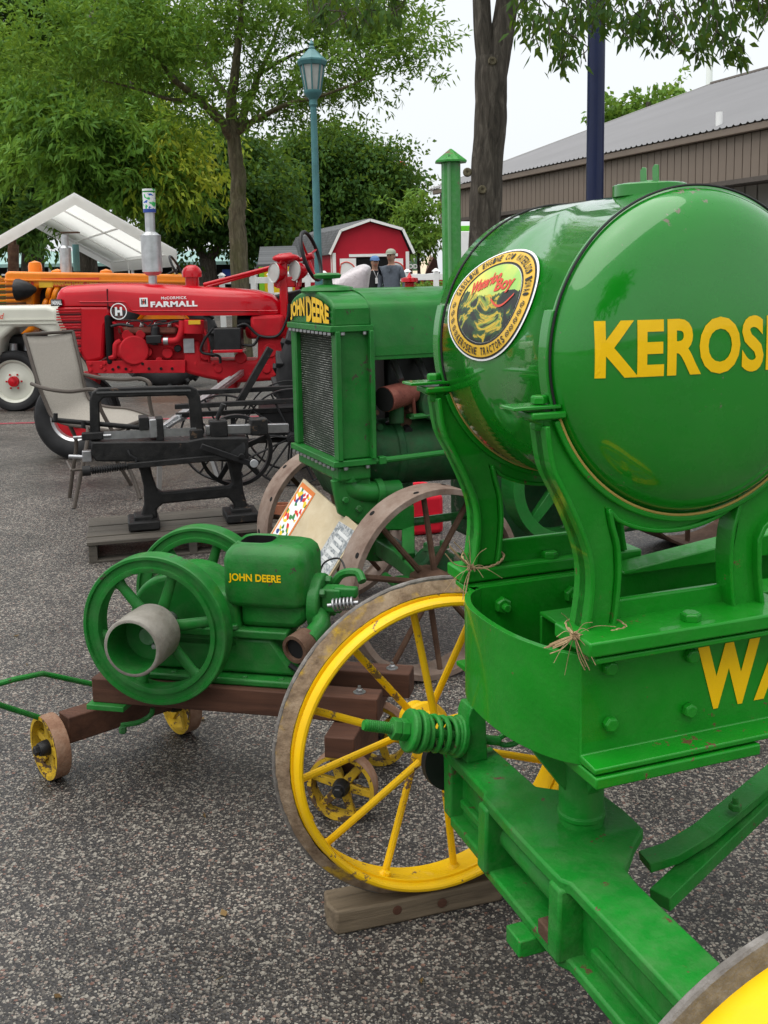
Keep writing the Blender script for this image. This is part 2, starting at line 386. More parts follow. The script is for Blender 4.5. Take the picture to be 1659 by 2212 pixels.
# side channels, flanges outwards
def channel(y_web, out, x0, x1, name, ZT=ZT):
    t = .010; yo = y_web + out*.056
    a = [(y_web, ZB), (yo, ZB), (yo, ZB+t), (y_web+out*t, ZB+t*1.4), (y_web+out*t, ZT-t*1.4), (yo, ZT-t), (yo, ZT), (y_web, ZT)]
    return MB().prism(a, x0, x1, lambda u, v, w: (w, u, v)).build(name, 'green_frame', wb, .0025)
near_ch = channel(.010, -1, 0.0, 2.3, 'side_channel', .887); far_ch = channel(.424, 1, -.012, 2.3, 'side_channel')
nose = [(.004, .001), (-.022, .03), (-.045, .075), (-.062, .135), (-.069, .21), (-.066, .29), (-.052, .345), (-.03, .385), (0, .407), (.05, .412), (.75, .412)]
nose = [tuple(p) for p in smooth_path(nose, 5)]
def offset(path, d):
    o = []
    for i, p in enumerate(path):
        a = np.array(path[max(0, i-1)]); b = np.array(path[min(len(path)-1, i+1)]); t = nrm(b-a); o.append((p[0]+t[1]*d, p[1]-t[0]*d))
    return o
MB().prism(nose + offset(nose, .012)[::-1], ZB-.004, ZT+.002, lambda u, v, w: (u, v, w)).build('nose_plate', 'green_frame', wb, .003)
MB().box((.165, .17, ZB-.014), (.33, .44, .02)).build('bottom_plate', 'green_frame', wb, .003)
# inner channel beam
ib = MB(); ib.box((1.15, .285, .835), (2.1, .075, .008)); ib.box((1.15, .3185, .765), (2.1, .008, .132)); ib.box((1.15, .285, .70), (2.1, .075, .008)); ib.build('inner_beam', 'green_frame', wb, .002)
fb = MB().prism([(.32, .882), (.36, .888), (.75, .93), (1.4, .95), (1.4, .875), (.32, .875)], .36, .425); fb.build('inner_beam', 'green_frame', wb, .003)
bt = MB().bolt((0, 0, 0), (0, -1, 0), .0135, .014).mesh('bolt', 'green_frame')
def put(name, me, parent, loc, rot=(0, 0, 0), bevel=0):
    o = obj(name, me, parent, bevel); o.location = tuple(map(float, loc)); o.rotation_euler = rot; return o
for x, y in ((1314, 1440), (1315, 1561), (1485, 1532), (1490, 1414)):
    put('bolt', bt, near_ch, W.py(x, y, -.001), (0, random.random(), 0), .0015)
nt_ = MB().bolt((0, 0, 0), (0, -1, 0), .018, .016, stud=.014).mesh('nut', 'green_frame')
for x, y in ((1083, 1306), (1232, 1282)): put('nut', nt_, wb, W.py(x, y, .40), (0, random.random(), 0), .001)

# tank saddles
def saddle(y0, far=False):
    tc, tz, R = .222, 1.366, .276
    left = [(-.086, 1.272), (-.066, 1.262), (-.055, 1.195), (-.033, 1.15), (-.012, 1.108), (.012, 1.05), (.02, 1.0), (.016, .95), (.008, .905)]
    li = [(.064, .905), (.07, .94), (.075, 1.0), (.072, 1.05), (.062, 1.085), (.056, 1.112)]
    mir = lambda p: (.385-p[0], p[1]); rr = [mir(p) for p in li]; rl = [(tc*2-p[0], p[1]) if p[1] > 1.1 else mir(p) for p in left]
    a0 = atan2(1.272-tz, -.05-tc); arc = [(tc+R*cos(t), tz+R*sin(t)) for t in np.linspace(pi+.35, 2*pi-.35, 40)]
    und = [(.056+(rr[-1][0]-.056)*t, 1.112-.05*sin(pi*t)**.6) for t in np.linspace(0, 1, 16)]
    lo = [tuple(p) for p in smooth_path(left[1:], 3)]; ro = [tuple(p) for p in smooth_path(rl[1:], 3)]
    outline = [left[0], (-.05, 1.285)] + arc + [(tc*2+.05, 1.285), rl[0]] + ro + rr[:1] + rr[1:] + und[1:-1][::-1] + li[::-1] + lo[::-1]
    o = MB().prism(outline, y0-.012, y0+.012).build('tank_saddle', 'green_frame', wb, .003)
    rim = MB()
    def strip(path, w, t):
        path = [np.array(p) for p in path]
        rim.prism([tuple(p) for p in path] + [tuple(p) for p in offset([tuple(p) for p in path], t)][::-1], y0-w/2, y0+w/2)
    strip(lo, .056, -.009); strip([tuple(p) for p in smooth_path(li, 3)], .042, .008)
    strip(ro, .056, .009); strip([tuple(p) for p in smooth_path(rr, 3)], .042, -.008); strip(arc, .046, .010); strip([tuple(p) for p in und], .036, -.008)
    rim.build('flange', 'green_frame', o, .0025)
    f = MB(); f.box((.2, y0+(-.024 if not far else .014), ZT+(.030 if not far else .016)), (.43, .115 if not far else .08, .026)); f.box((.2, y0+.015, ZT+.045), (.36, .014, .06)); f.build('foot', 'green_frame', o, .004)
    for s_ in (0, 1):
        x = -.058 if s_ == 0 else tc*2+.058
        MB().box((x, y0, 1.279), (.062, .056, .012)).build('bolt_lug', 'green_frame', o, .003)
        MB().bolt((x-.004, y0, 1.2965), (0, 0, 1), .014, .013).build('bolt', 'green_frame', o, .001); MB().bolt((x-.004, y0, 1.273), (0, 0, -1), .013, .02).build('nut', 'green_frame', o, .001)
    return o
sad = saddle(.030); sad2 = saddle(.462, True)
for sd, yy in ((sad, -.02), (sad2, .46)):
    b = MB().bolt((.2, yy, ZT+(.043 if yy < .1 else .029)), (0, 0, 1), .018, .014); b.build('bolt', 'green_frame', sd, .001)
# tank
TC = V(.222, 0, 1.366); TR = .272
dome = [(-.058, 0), (-.0572, .05), (-.0545, .10), (-.050, .145), (-.043, .185), (-.0335, .218), (-.020, .244), (-.005, .259), (.008, .267), (.018, .2705)]
prof = dome + [(.02, .2745), (.026, .2745), (.03, TR), (.25, TR), (.483, TR), (.486, TR-.004), (.49, .262), (.50, .24), (.51, .20), (.518, .15), (.522, .1), (.524, 0)]
tank = MB().lathe(prof, TC, (0, 1, 0), 128).build('tank', 'green_gloss', wb, smooth=60)
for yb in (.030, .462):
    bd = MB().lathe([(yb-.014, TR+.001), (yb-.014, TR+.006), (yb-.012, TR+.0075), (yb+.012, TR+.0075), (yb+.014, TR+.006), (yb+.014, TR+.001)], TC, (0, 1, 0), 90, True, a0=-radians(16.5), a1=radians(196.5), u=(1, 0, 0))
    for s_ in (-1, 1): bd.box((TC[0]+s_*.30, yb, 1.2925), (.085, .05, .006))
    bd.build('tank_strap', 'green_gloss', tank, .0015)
    MB().tube([TC+V((TR+.0022)*cos(t), yb-.0165, (TR+.0022)*sin(t)) for t in np.linspace(-radians(15), radians(195), 80)], .0022, 6).build('strap_gap_line', 'black_metal', tank)  # black tube drawn in for the dark gap beside the strap
    MB().tube([TC+V((TR+.0025)*cos(t), yb-.020, (TR+.0025)*sin(t)) for t in np.linspace(radians(200), radians(340), 60)], .0026, 6).build('felt_liner', 'felt', tank)
cp = W.px(1403, 418, .222)
capm = MB().lathe([(-.06, .0), (-.06, .056), (.006, .056), (.006, .064), (.026, .064), (.028, .060), (.029, 0)], (.222, cp[1], cp[2]-.012), (0, 0, 1), 40).build('filler_cap', 'green_gloss', tank, .001)
for s_ in (-1, 1):
    MB().prism([(-.009, 0), (.009, 0), (.011, .026), (.004, .032), (-.007, .03)], -.003, .003, lambda u, v, w: (.222+s_*.004+w*.3, cp[1]+s_*.024+u, cp[2]+.016+v)).build('wing', 'green_gloss', tank, .001)
MB().sphere((.222, cp[1], cp[2]+.017), (.014, .014, .006)).build('cap_nut', 'green_gloss', tank)
# tank lettering laid on the dome
def dome_y(x, z):
    r = hypot(x-TC[0], z-TC[2]); rs = [p[1] for p in dome]; ys = [p[0] for p in dome]; return float(np.interp(r, rs, ys))
def on_dome(x, y):
    q = W.py(x, y, -.05)
    for _ in range(20): q = W.py(x, y, dome_y(q[0], q[2]))
    return q
ka = on_dome(1283, 819); kb = on_dome(1285, 692); lw = 2*(TC[0]-ka[0])*1.09; lh = kb[2]-ka[2]
tx = MB(); text(tx, 'KEROSENE', lambda u, v: (ka[0]+u, dome_y(ka[0]+u, ka[2]+v*(1+.08*u/lw))-.0012, ka[2]+v), bold=.035, space=1.04, w=lw, h=lh, cuts=8)
tx.build('lettering', 'yellow_letter', tank, smooth=0)
tx = MB(); wa = W.py(1528, 1533, .0); wbp = W.py(1507, 1399, .0)
hW = wbp[2]-wa[2]
text(tx, 'W', lambda u, v: (wbp[0]+u, .0-.0015, wa[2]+v), bold=.05, w=.132, h=hW)
tx.build('lettering', 'yellow_letter', near_ch, smooth=0); tx = MB(); text(tx, 'ATERLOO', lambda u, v: (wbp[0]+.122+u, .0-.0015, wa[2]+v), bold=.05, space=1.05, h=hW*.72)
tx.build('lettering', 'yellow_letter', near_ch, smooth=0); tx = MB(); text(tx, 'B', lambda u, v: (wbp[0]+.68+u, .0-.0015, wa[2]+v), bold=.05, h=hW); text(tx, 'OY', lambda u, v: (wbp[0]+.765+u, .0-.0015, wa[2]+v), bold=.05, h=hW*.72)
tx.build('lettering', 'yellow_letter', near_ch, smooth=0)
# round emblem on the barrel of the tank
EY, ET, EW, EH = .263, radians(18.5), .164, .106
def emb(u, v, k):
    """u: -1..1 along the tank (left in the picture = far), v up"""
    t = ET + (v*EH + .10*u*EH)/TR; y = EY - u*EW; r = TR + .0028 + .0006*k
    return (TC[0]-r*cos(t), y, TC[2]+r*sin(t))
def disc(r0, r1, k, n=64, m=8):
    mb = MB(); rows = [[emb(r*cos(a), r*sin(a), k) for a in np.linspace(0, 2*pi, n+1)] for r in np.linspace(r0, r1, m)]; return mb.sheet(rows)
em = disc(.001, 1.0, 0).build('emblem', 'white_print', tank, smooth=0)
disc(.70, .965, 1).build('emblem_ring', 'black_print', tank, smooth=0); disc(.735, .935, 2).build('emblem_ring', 'gold_print', tank, smooth=0)
s = NT('landscape_print', .3); v = s.scaled((1, 1, 1.6)); n = s.noise(11, 5, .6, v, .8)
sep = s.n('ShaderNodeSeparateXYZ'); s.L(s.co, sep.inputs[0])
base = s.ramp(n, [(.44, (.006, .008, .006)), (.5, (.02, .08, .015)), (.535, (.62, .42, .02)), (.57, (.2, .3, .04)), (.6, (.008, .012, .008))], 'EASE')
skyc = s.ramp(s.noise(7, 3), [(.4, (.30, .55, .12)), (.6, (.75, .65, .12))])
s.color(s.mix(s.ramp(s.math('ADD', sep.outputs[2], s.math('MULTIPLY', n, .05)), [(0, 0.0), (1, 0.0)]), base, skyc))
hz = s.math('GREATER_THAN', s.math('ADD', sep.outputs[2], s.math('MULTIPLY', n, .07)), 1.505); s.color(s.mix(hz, base, skyc))
disc(.001, .69, 2).build('emblem_picture', 'landscape_print', tank, smooth=0)
tx = MB()
text(tx, 'Waterloo', lambda u, v: emb(-.50+u, .14+v+.35*u, 4), bold=.035, w=.62, h=.24); tx.build('emblem_lettering', 'red_print', tank, smooth=0); tx = MB(); text(tx, 'Boy', lambda u, v: emb(.08+u, .10+v+.10*u, 4), bold=.035, w=.40, h=.30)
tx.build('emblem_lettering', 'red_print', tank, smooth=0)
mb = MB(); mb.sheet([[emb(.08+.5*t, .04-.16*sin(t*pi)+.05*t+s_*.02, 4) for t in np.linspace(0, 1, 12)] for s_ in (-1, 1)]); mb.build('emblem_flourish', 'red_print', tank, smooth=0)
tx = MB()
def ring_text(st, a0, a1, up=True):
    n = len(st)
    for i, ch in enumerate(st):
        if ch == ' ': continue
        a = a0+(a1-a0)*(i+.5)/n; c0, s0 = cos(a), sin(a); hh = .125; ww = min(.085, abs(a1-a0)/n*.62)
        def fn(u, v):
            uu, vv = (u-ww/2), (v-hh/2); r = .835
            if up: return emb(r*c0 + vv*c0 + uu*s0, r*s0 + vv*s0 - uu*c0, 4)
            return emb(r*c0 - vv*c0 - uu*s0, r*s0 - vv*s0 + uu*c0, 4)
        text(tx, ch, fn, bold=.02, w=ww, h=hh)
ring_text('GASOLINE ENGINE CO. WATERLOO, IOWA.', radians(168), radians(2)); ring_text('KEROSENE TRACTORS', radians(222), radians(312), False)
tx.build('emblem_lettering', 'black_print', tank, smooth=0)
sc = MB()
for a in [radians(x) for x in (180, 190, 200, 210, 218, 318, 326, 335, 344, 353)]:
    for ph in (0, pi): 
        P = [(.835*cos(a)+.04*cos(t+ph)*(t/5), .835*sin(a)+.045*sin(t+ph)*(t/5)) for t in np.linspace(.8, 5, 12)]
        Q = offset(P, .014); sc.sheet([[emb(*p, 4) for p in P], [emb(*p, 4) for p in Q]])
sc.build('emblem_scroll', 'black_print', tank, smooth=0)

# king post and axle
kp = MB().lathe([(.38, .0), (.38, .043), (.468, .043), (.47, .046), (.478, .046), (.48, .043), (.69, .043), (.69, 0)], (.124, .2, 0), (0, 0, 1), 32).build('king_post', 'green_axle', wb, .001)
for s_ in (-1, 1):
    MB().prism([(.124+s_*.035, .55), (.124+s_*.042, .53), (.124+s_*.15, .676), (.124+s_*.035, .676)], .187, .213).build('gusset', 'green_axle', kp, .003)
    MB().prism([(.2+s_*.035, .55), (.2+s_*.042, .53), (.2+s_*.14, .676), (.2+s_*.035, .676)], .111, .137, lambda u, v, w: (w, u, v)).build('gusset', 'green_axle', kp, .003)
AX0, AX1 = -.40, .60
top = [(.0, AX1), (-.001, .37), (-.012, .352), (-.014, .25), (-.014, .12), (-.012, .045), (-.001, .028), (.0, AX0), (.105, AX0), (.106, -.02), (.112, .03), (.175, .095), (.218, .13), (.222, .2), (.218, .265), (.17, .30), (.108, .35), (.1, AX1)]
ax = MB().prism(top, .430, .456, lambda u, v, w: (u, v, w)); ax = ax.build('front_axle', 'green_axle', wb, .005)
bot = [(.0, AX1-.05), (-.001, .37), (-.012, .35), (-.012, .05), (-.001, .03), (0, AX0), (.1, AX0), (.11, 0), (.15, .1), (.15, .3), (.108, .37), (.1, AX1-.05)]
MB().prism(bot, .285, .308, lambda u, v, w: (u, v, w)).build('lower_flange', 'green_axle', ax, .005)
for y0, y1 in ((AX0, .04), (.34, AX1-.02)):
    MB().box((.055, (y0+y1)/2, .37), (.05, y1-y0, .13)).build('web', 'green_axle', ax, .004)
    MB().beam((.024, y0+.05, .345), (.024, y1-.05, .345), .016, .02).build('web_ridge', 'green_axle', ax, .004)
MB().box((.10, .2, .37), (.07, .24, .13)).build('web', 'green_axle', ax, .004)
for y in (.345, .055, AX1-.035, AX0+.03):
    MB().prism([(-.022 if abs(y-.2) < .2 else .0, .30), (.1, .30), (.1, .44), (-.018 if abs(y-.2) < .2 else .0, .44)], y-.02, y+.02).build('rib', 'green_axle', ax, .006)
MB().cyl((.035, .075, .372), (.035, .33, .372), .024).build('pivot_pin', 'green_axle', ax, .003)
MB().box((.0, .09, .325), (.035, .05, .03)).build('pin_clip', 'rust_dark', ax, .003)
MB().box((-.015, .16, .27), (.06, .055, .034)).build('stop_block', 'green_axle', ax, .003)
# wheels
def steel_wheel(cy, out, cz, nm_, spoke_mat='yellow_paint', tr=.068):
    """out: +1 rim extends to larger y, -1 to smaller; tr: where the raised guide ring starts across the rim"""
    o = (.03, cy, cz); ax_ = (0, out, 0); q = tr-.068
    pr_ = [(0, .338), (-.003, .342), (-.002, .348), (.004, .353), (.02, .355), (.024, .352), (.0255, .336), (.031, .336), (.0325, .357), (.04, .36), (.108, .36), (.108, .350), (.045, .347), (.03, .342), (.018, .339), (.008, .336)] if tr > .03 else [(0, .34), (0, .36), (.125, .36), (.128, .352), (.13, .352), (.132, .36), (.15, .362), (.15, .345), (.13, .34), (.02, .34)]
    rim = MB().lathe(pr_, o, ax_, 96, True).build('wheel', 'yellow_paint', wb)
    tag(rim, nm_)
    def ringp(t): return .0015*sin(3*t)
    MB().lathe([(.068+q, .36), (.07+q, .389), (.073+q, .392), (.080+q, .392), (.083+q, .389), (.085+q, .36)], o, ax_, 96, True, a0=radians(192), a1=radians(192+357), u=(1, 0, 0)).build('guide_ring', 'ring_steel', rim)
    md = MB(); P = []; n = 160
    for i in range(n+1):
        a = 2*pi*i/n; k = .86+.12*sin(2*a+1)*sin(5*a)+.08*random.random(); P.append((a, min(1, k)))
    rows = []
    for a, k in P:
        dd_ = V(cos(a), 0, sin(a)); row = []
        for t, r in ((.0335, .3595), (.037, .3605+.004*k), (.043, .362+.011*k), (.049, .364+.018*k), (.0545, .365+.024*k)): row.append(V(*o)+V(0, out*t, 0)+dd_*(r+.0015*random.random()))
        rows.append(row)
    rows[-1] = rows[0]
    if tr > .03: md.sheet(rows); md.build('caked_mud', 'mud', rim)
    hub = MB().lathe([(-.055, 0), (-.055, .03), (-.03, .042), (.0, .05), (.02, .062), (.035, .062), (.05, .05), (.10, .05), (.115, .062), (.13, .062), (.15, .045), (.19, .04), (.19, 0)], o, ax_, 36).build('hub', 'yellow_paint', rim)
    MB().lathe([(-.062, 0), (-.062, .074), (-.046, .077), (-.043, .05), (-.043, 0)], o, ax_, 36).build('hub_cap', 'black_metal', rim)
    for i in range(12):
        a = 2*pi*(i+.28)/12; dd_ = V(cos(a), 0, sin(a)); t0 = .03 if i % 2 else .122
        q0 = V(*o)+V(0, out*t0, 0)+dd_*.045; q1 = V(*o)+V(0, out*.07, 0)+dd_*.35
        sp = MB().cyl(q0, q1, .0088, n=10).cyl(q1-dd_*.012, q1, .0088, .017, n=10); sp.build('spoke', spoke_mat, rim)
    for i in range(8):
        a = 2*pi*(i+.5)/8; dd_ = V(cos(a), 0, sin(a)); MB().bolt(V(*o)+V(0, out*.05, 0)+dd_*.346, -dd_, .009, .014).build('rivet', 'yellow_paint', rim)
steel_wheel(.645, 1, .42, 'muddy yellow wheel standing on the wood block', tr=.055); steel_wheel(-.515, -1, .362, 'yellow wheel cut off by the corner of the picture', tr=.008)
MB().cyl((.03, .55, .42), (.03, .80, .42), .028).cyl((.04, -.36, .37), (.03, -.56, .365), .028).build('spindle', 'green_axle', ax)
# steering springs on the axle ends
def spring(y, mirror=False):
    p0 = W.py(785, 1566, y) if not mirror else None; p1 = W.py(1004, 1592, y) if not mirror else None
    if mirror: p0, p1 = V(-.13, y, .50), V(.06, y, .475)
    d_ = p1-p0; at = lambda t: p0+d_*t; u = nrm(d_)
    r = MB().cyl(p0, at(1.35), .0105, n=14); r = r.build('steering_rod', 'green_axle', wb)
    for k in range(14):
        t = .02+.26*k/13; MB().cyl(at(t), at(t+.01), .0125, .0125, 12).build('thread', 'green_axle', r) if k % 1 == 0 else None
    MB().bolt(at(.27), u, .024, .02).bolt(at(.345), u, .024, .02).build('nut', 'green_axle', r, .001)
    w_ = MB()
    for t in (.42, .505, .90): w_.lathe([(0, 0), (0, .043), (.003, .046), (.012, .046), (.015, .043), (.015, 0)], at(t), u, 28)
    w_.build('washer', 'green_axle', r, .001)
    MB().helix(at(.57), at(.90), .036, .0058, 4.0).helix(at(.55), at(.585), .036, .0058, 1.3).helix(at(.885), at(.915), .036, .0058, 1.3).build('coil_spring', 'green_axle', r)
    c_ = at(1.06); lug = [(-.012, .455), (.038, .455), (.034, .56), (.022, .578), (0, .58), (-.008, .56)]
    MB().prism([(c_[0]+a-.01, b) for a, b in lug], y-.028, y+.028).build('spring_bracket', 'green_axle', ax, .003)
    if not mirror:
        e = at(1.35); pts = [e, e+V(.02, 0, 0), e+V(.045, .01, .012), e+V(.06, .0, -.004), e+V(.035, -.01, -.014)]
        for k in range(6):
            c0 = e+V(.03+.05*k, .01*k, -.002*k); tt = k % 2
            MB().tube([c0+V(.03*cos(a), (.014*sin(a) if tt else 0), (0 if tt else .014*sin(a))) for a in np.linspace(0, 2*pi, 15)[:-1]], .0062, 8, True).build('chain_link', 'green_axle', r)
spring(.52); spring(-.395, True)
# radius rods behind the axle
def flat_bar(pts, w, t, name, mat, parent):
    mb = MB(); rings = []
    pts = [np.array(p, float) for p in pts]
    for i, p in enumerate(pts):
        tg = nrm(pts[min(i+1, len(pts)-1)]-pts[max(i-1, 0)]); sd = nrm(np.cross(tg, (0, 0, 1))); up = np.cross(sd, tg)
        rings.append([p+sd*t/2+up*w/2, p-sd*t/2+up*w/2, p-sd*t/2-up*w/2, p+sd*t/2-up*w/2])
    mb.loft(rings); return mb.build(name, mat, parent, .002)
q = [W.pz(1392, 1862, .335), W.pz(1450, 1843, .345), W.pz(1520, 1800, .36), W.pz(1590, 1742, .37), W.pz(1665, 1680, .37), W.pz(1800, 1560, .37)]
flat_bar(q, .02, .05, 'radius_rod', 'green_axle', wb)
q = [W.pz(1425, 1945, .30), W.pz(1540, 1835, .325), W.pz(1670, 1712, .35), W.pz(1800, 1588, .355)]
rr_ = flat_bar(q, .03, .045, 'radius_rod', 'green_axle', wb)
MB().bolt(W.pz(1588, 1748, .388), (0, 0, 1), .014, .014, stud=.012).build('bolt', 'green_axle', rr_, .001)

# twine tied round the two saddle legs
def twine(name, label, loop, knot, ends, seed):
    random.seed(seed); t = frame_thing(name, label, 'twine', W)
    lp = [np.array(p, float) for p in loop]; sm = smooth_path(lp, 6)
    a = MB()
    for ph in (0, pi):
        a.tube([p+.0016*V(cos(i*1.3+ph), 0, sin(i*1.3+ph)) for i, p in enumerate(sm)], .0016, 6)
    a.build('loop', 'twine', t); kn = MB()
    for k in range(5): kn.tube([np.array(knot)+.006*V(cos(j*1.1+k), sin(j*1.7+k*2), cos(j*1.9+k)) for j in range(8)], .0016, 6)
    kn.build('knot', 'twine', t); fr = MB()
    for e, nst in ends:
        e = np.array(e, float)
        for k in range(nst):
            dv = V(*[random.gauss(0, 1) for _ in range(3)]); tip = e+dv*.006; mid = (np.array(knot)+tip)/2+dv*.003
            fr.tube(smooth_path([np.array(knot), mid, tip], 4), .0011, 4)
    for k in range(9):
        dv = nrm(V(random.gauss(-.3, 1), random.gauss(-.6, .5), random.gauss(0, 1)))*random.uniform(.03, .075)
        fr.tube(smooth_path([np.array(knot), np.array(knot)+dv*.5+V(0, 0, .008), np.array(knot)+dv], 4), .0006, 3)
    fr.build('frayed_ends', 'twine', t); return t
kz = .916
kn = W.py(1241, 1372, -.012)
twine('twine', 'frayed brown twine knotted round the near saddle leg', [kn, W.py(1290, 1372, -.008), W.py(1328, 1362, -.012), (.085, .0, kz), (.08, .06, kz), (.04, .07, kz), (.0, .05, kz), kn], kn, [(W.py(1186, 1396, -.03), 7), (W.py(1268, 1430, -.02), 6)], 3)
kn2 = W.py(1017, 1226, .425)
twine('twine', 'brown twine tied round the far saddle leg above the muddy wheel', [kn2, W.py(1050, 1226, .425), W.py(1079, 1214, .43), (.085, .45, .925), (.08, .5, .925), (.03, .5, .925), (0, .47, .925), kn2], kn2, [(W.py(975, 1180, .43), 4), (W.py(1008, 1300, .40), 4)], 5)

# timber block under the muddy wheel
c0 = atz(728, 2022); c1 = atz(1088, 1948); dx_ = nrm(c1-c0); th_ = atan2(dx_[1], dx_[0]); BL = Fr(c0[0], c0[1], th_); L_ = np.linalg.norm(c1-c0)
blk = frame_thing('wood_block', 'weathered grey timber block under the muddy yellow wheel', 'block', BL)
o = MB().prism([(0, 0), (L_*.3, -.002), (L_*.6, .001), (L_, .004), (L_+.004, .045), (L_-.006, .092), (L_*.5, .095), (-.008, .096), (-.014, .04)], .0, .058, lambda u, v, w: (u, v, w)).build('timber', 'wood_grey', blk, .006)
for x, z in ((.62, .03), (.35, .035)): MB().lathe([(0, .0), (.001, .008), (0, .012)], (L_*x, -.0015, z), (0, -1, 0), 14).build('knot', 'wood_brown', blk)
rusty('rust_red', (.09, .025, .018), (.17, .05, .036), (.22, .085, .06), .7, 20)
# ---------------------------------------------------------------- stationary engine on its hand cart
def spoked(parent, c, axis, R, w, th, n, rs, mats, hub=(.03, .06), name='wheel', flat=0.0, phase=.2, segs=64, label=None, rows=0.0, lip=0.0):
    """wheel made of a rim band, n spokes and a hub; mats = rim, spoke, hub"""
    c = np.array(c, float); ax = nrm(axis); u, v = perp(ax); h = w/2
    prof = [(-h, R-th), (-h, R), (h, R), (h, R-th)] if not lip else [(-h, R-th-lip), (-h, R), (h, R), (h, R-th-lip), (h-lip, R-th), (-h+lip, R-th)]
    rim = MB().lathe(prof, c, ax, segs, True).build(name, mats[0], parent, .002)
    if label: tag(rim, label)
    hb = MB().lathe([(-hub[1], 0), (-hub[1], hub[0]*.8), (-hub[1]*.6, hub[0]), (hub[1]*.6, hub[0]), (hub[1], hub[0]*.8), (hub[1], 0)], c, ax, 24).build('hub', mats[2], rim, .001)
    for i in range(n):
        a = 2*pi*(i+phase)/n; d = u*cos(a)+v*sin(a); t = np.cross(ax, d); off = ax*rows*(1 if i % 2 else -1)
        if flat: 
            q0, q1 = c+d*hub[0]*.7, c+d*(R-th*.8); sp = MB(); f0, f1 = flat, flat*.78; g = rs
            sp.loft([[q0+t*f0/2+ax*g, q0-t*f0/2+ax*g, q0-t*f0/2-ax*g, q0+t*f0/2-ax*g], [q1+t*f1/2+ax*g*.8, q1-t*f1/2+ax*g*.8, q1-t*f1/2-ax*g*.8, q1+t*f1/2-ax*g*.8]])
            sp.build('spoke', mats[1], rim, .003)
        else: MB().cyl(c+d*hub[0]*.7+off, c+d*(R-th*.6), rs, rs*.9, 8).build('spoke', mats[1], rim)
    return rim
E_ = Fr(-.885, 2.877, radians(-13))
cart = frame_thing('engine_cart', 'low brown timber cart with small yellow iron wheels under the green engine', 'cart', E_)
for y0, x1 in ((0, .872), (.19, .925)):
    bm_ = MB().box((x1/2, y0+.0375, .303), (x1, .075, .075)).build('beam', 'wood_brown', cart, .004)
    for x in (.045, x1-.06):
        MB().lathe([(0, 0), (0, .018), (.002, .018), (.002, 0)], (x, y0+.04, .3405), (0, 0, 1), 18).bolt((x, y0+.04, .3425), (0, 0, 1), .010, .009, stud=.008).build('bolt', 'steel', bm_)
MB().box((.785, .12, .232), (.085, .42, .062)).build('rear_bolster', 'wood_brown', cart, .004)
MB().box((.785, .12, .15), (.06, .25, .10)).build('rear_bolster', 'wood_brown', cart, .004)
r_ax = E_.l((-.137, 2.665, 0)); axr = V(sin(radians(2)), cos(radians(2)), 0)
def cart_wheel(c, ax, n=6, label=None):
    wl = spoked(cart, c, ax, .098, .046, .006, n, .009, ('rust_tread', 'yellow_worn', 'black_metal'), (.024, .04), flat=.026, segs=40, label=label)
    MB().lathe([(-.0235, .0935), (-.0235, .086), (.0235, .086), (.0235, .0935)], c, ax, 40).lathe([(-.0245, .0975), (-.0245, .086)], c, ax, 40).build('rim_lining', 'yellow_worn', wl)
    MB().bolt(np.array(c)-nrm(ax)*.04, -nrm(ax), .015, .014).build('axle_nut', 'black_metal', wl)
cart_wheel((.777, -.035, .098), axr); cart_wheel((.80, .30, .098), axr)
MB().cyl((.777, -.06, .098), (.80, .34, .098), .012).build('axle', 'black_metal', cart)
f0 = E_.l((-1.04, 2.94, 0)); f1 = E_.l((-.70, 3.24, 0)); f0[2] = f1[2] = .1; axf = nrm(f1-f0)
cart_wheel(f0, axf); cart_wheel(f1, axf)
MB().cyl(f0-axf*.03, f1+axf*.03, .011).build('axle', 'black_metal', cart)
MB().beam(f0+axf*.045+V(0, 0, .045), f1-axf*.05+V(0, 0, .045), .07, .085).build('front_bolster', 'wood_brown', cart, .004)
mid = (f0+f1)/2; MB().cyl(mid+V(0, 0, .05), (mid[0]+.02, mid[1], .27), .03).box((.05, .13, .258), (.12, .3, .016)).build('turntable', 'green_engine', cart, .002)
h0 = [E_.l(aty(x, y, Y)) for x, y, Y in ((-170, 1520, 2.75), (-40, 1488, 2.8), (30, 1468, 2.86), (92, 1455, 2.95), (196, 1477, 3.05), (300, 1500, 3.12))]
MB().tube(h0, .0085, 10).build('handle', 'green_engine', cart)
h1 = [E_.l(aty(x, y, Y)) for x, y, Y in ((-170, 1520, 2.75), (-40, 1505, 2.78), (0, 1523, 2.84), (84, 1550, 2.95), (200, 1575, 3.05))]
MB().tube(h1, .0085, 10).build('handle', 'green_engine', cart)
MB().tube(smooth_path([E_.l(aty(x, y, 2.98)) for x, y in ((330, 1530), (325, 1545), (300, 1560), (262, 1567))], 4), .008, 8).bolt(E_.l(aty(265, 1570, 2.97)), (0, 0, -1), .012, .02).build('brake_hook', 'green_engine', cart)

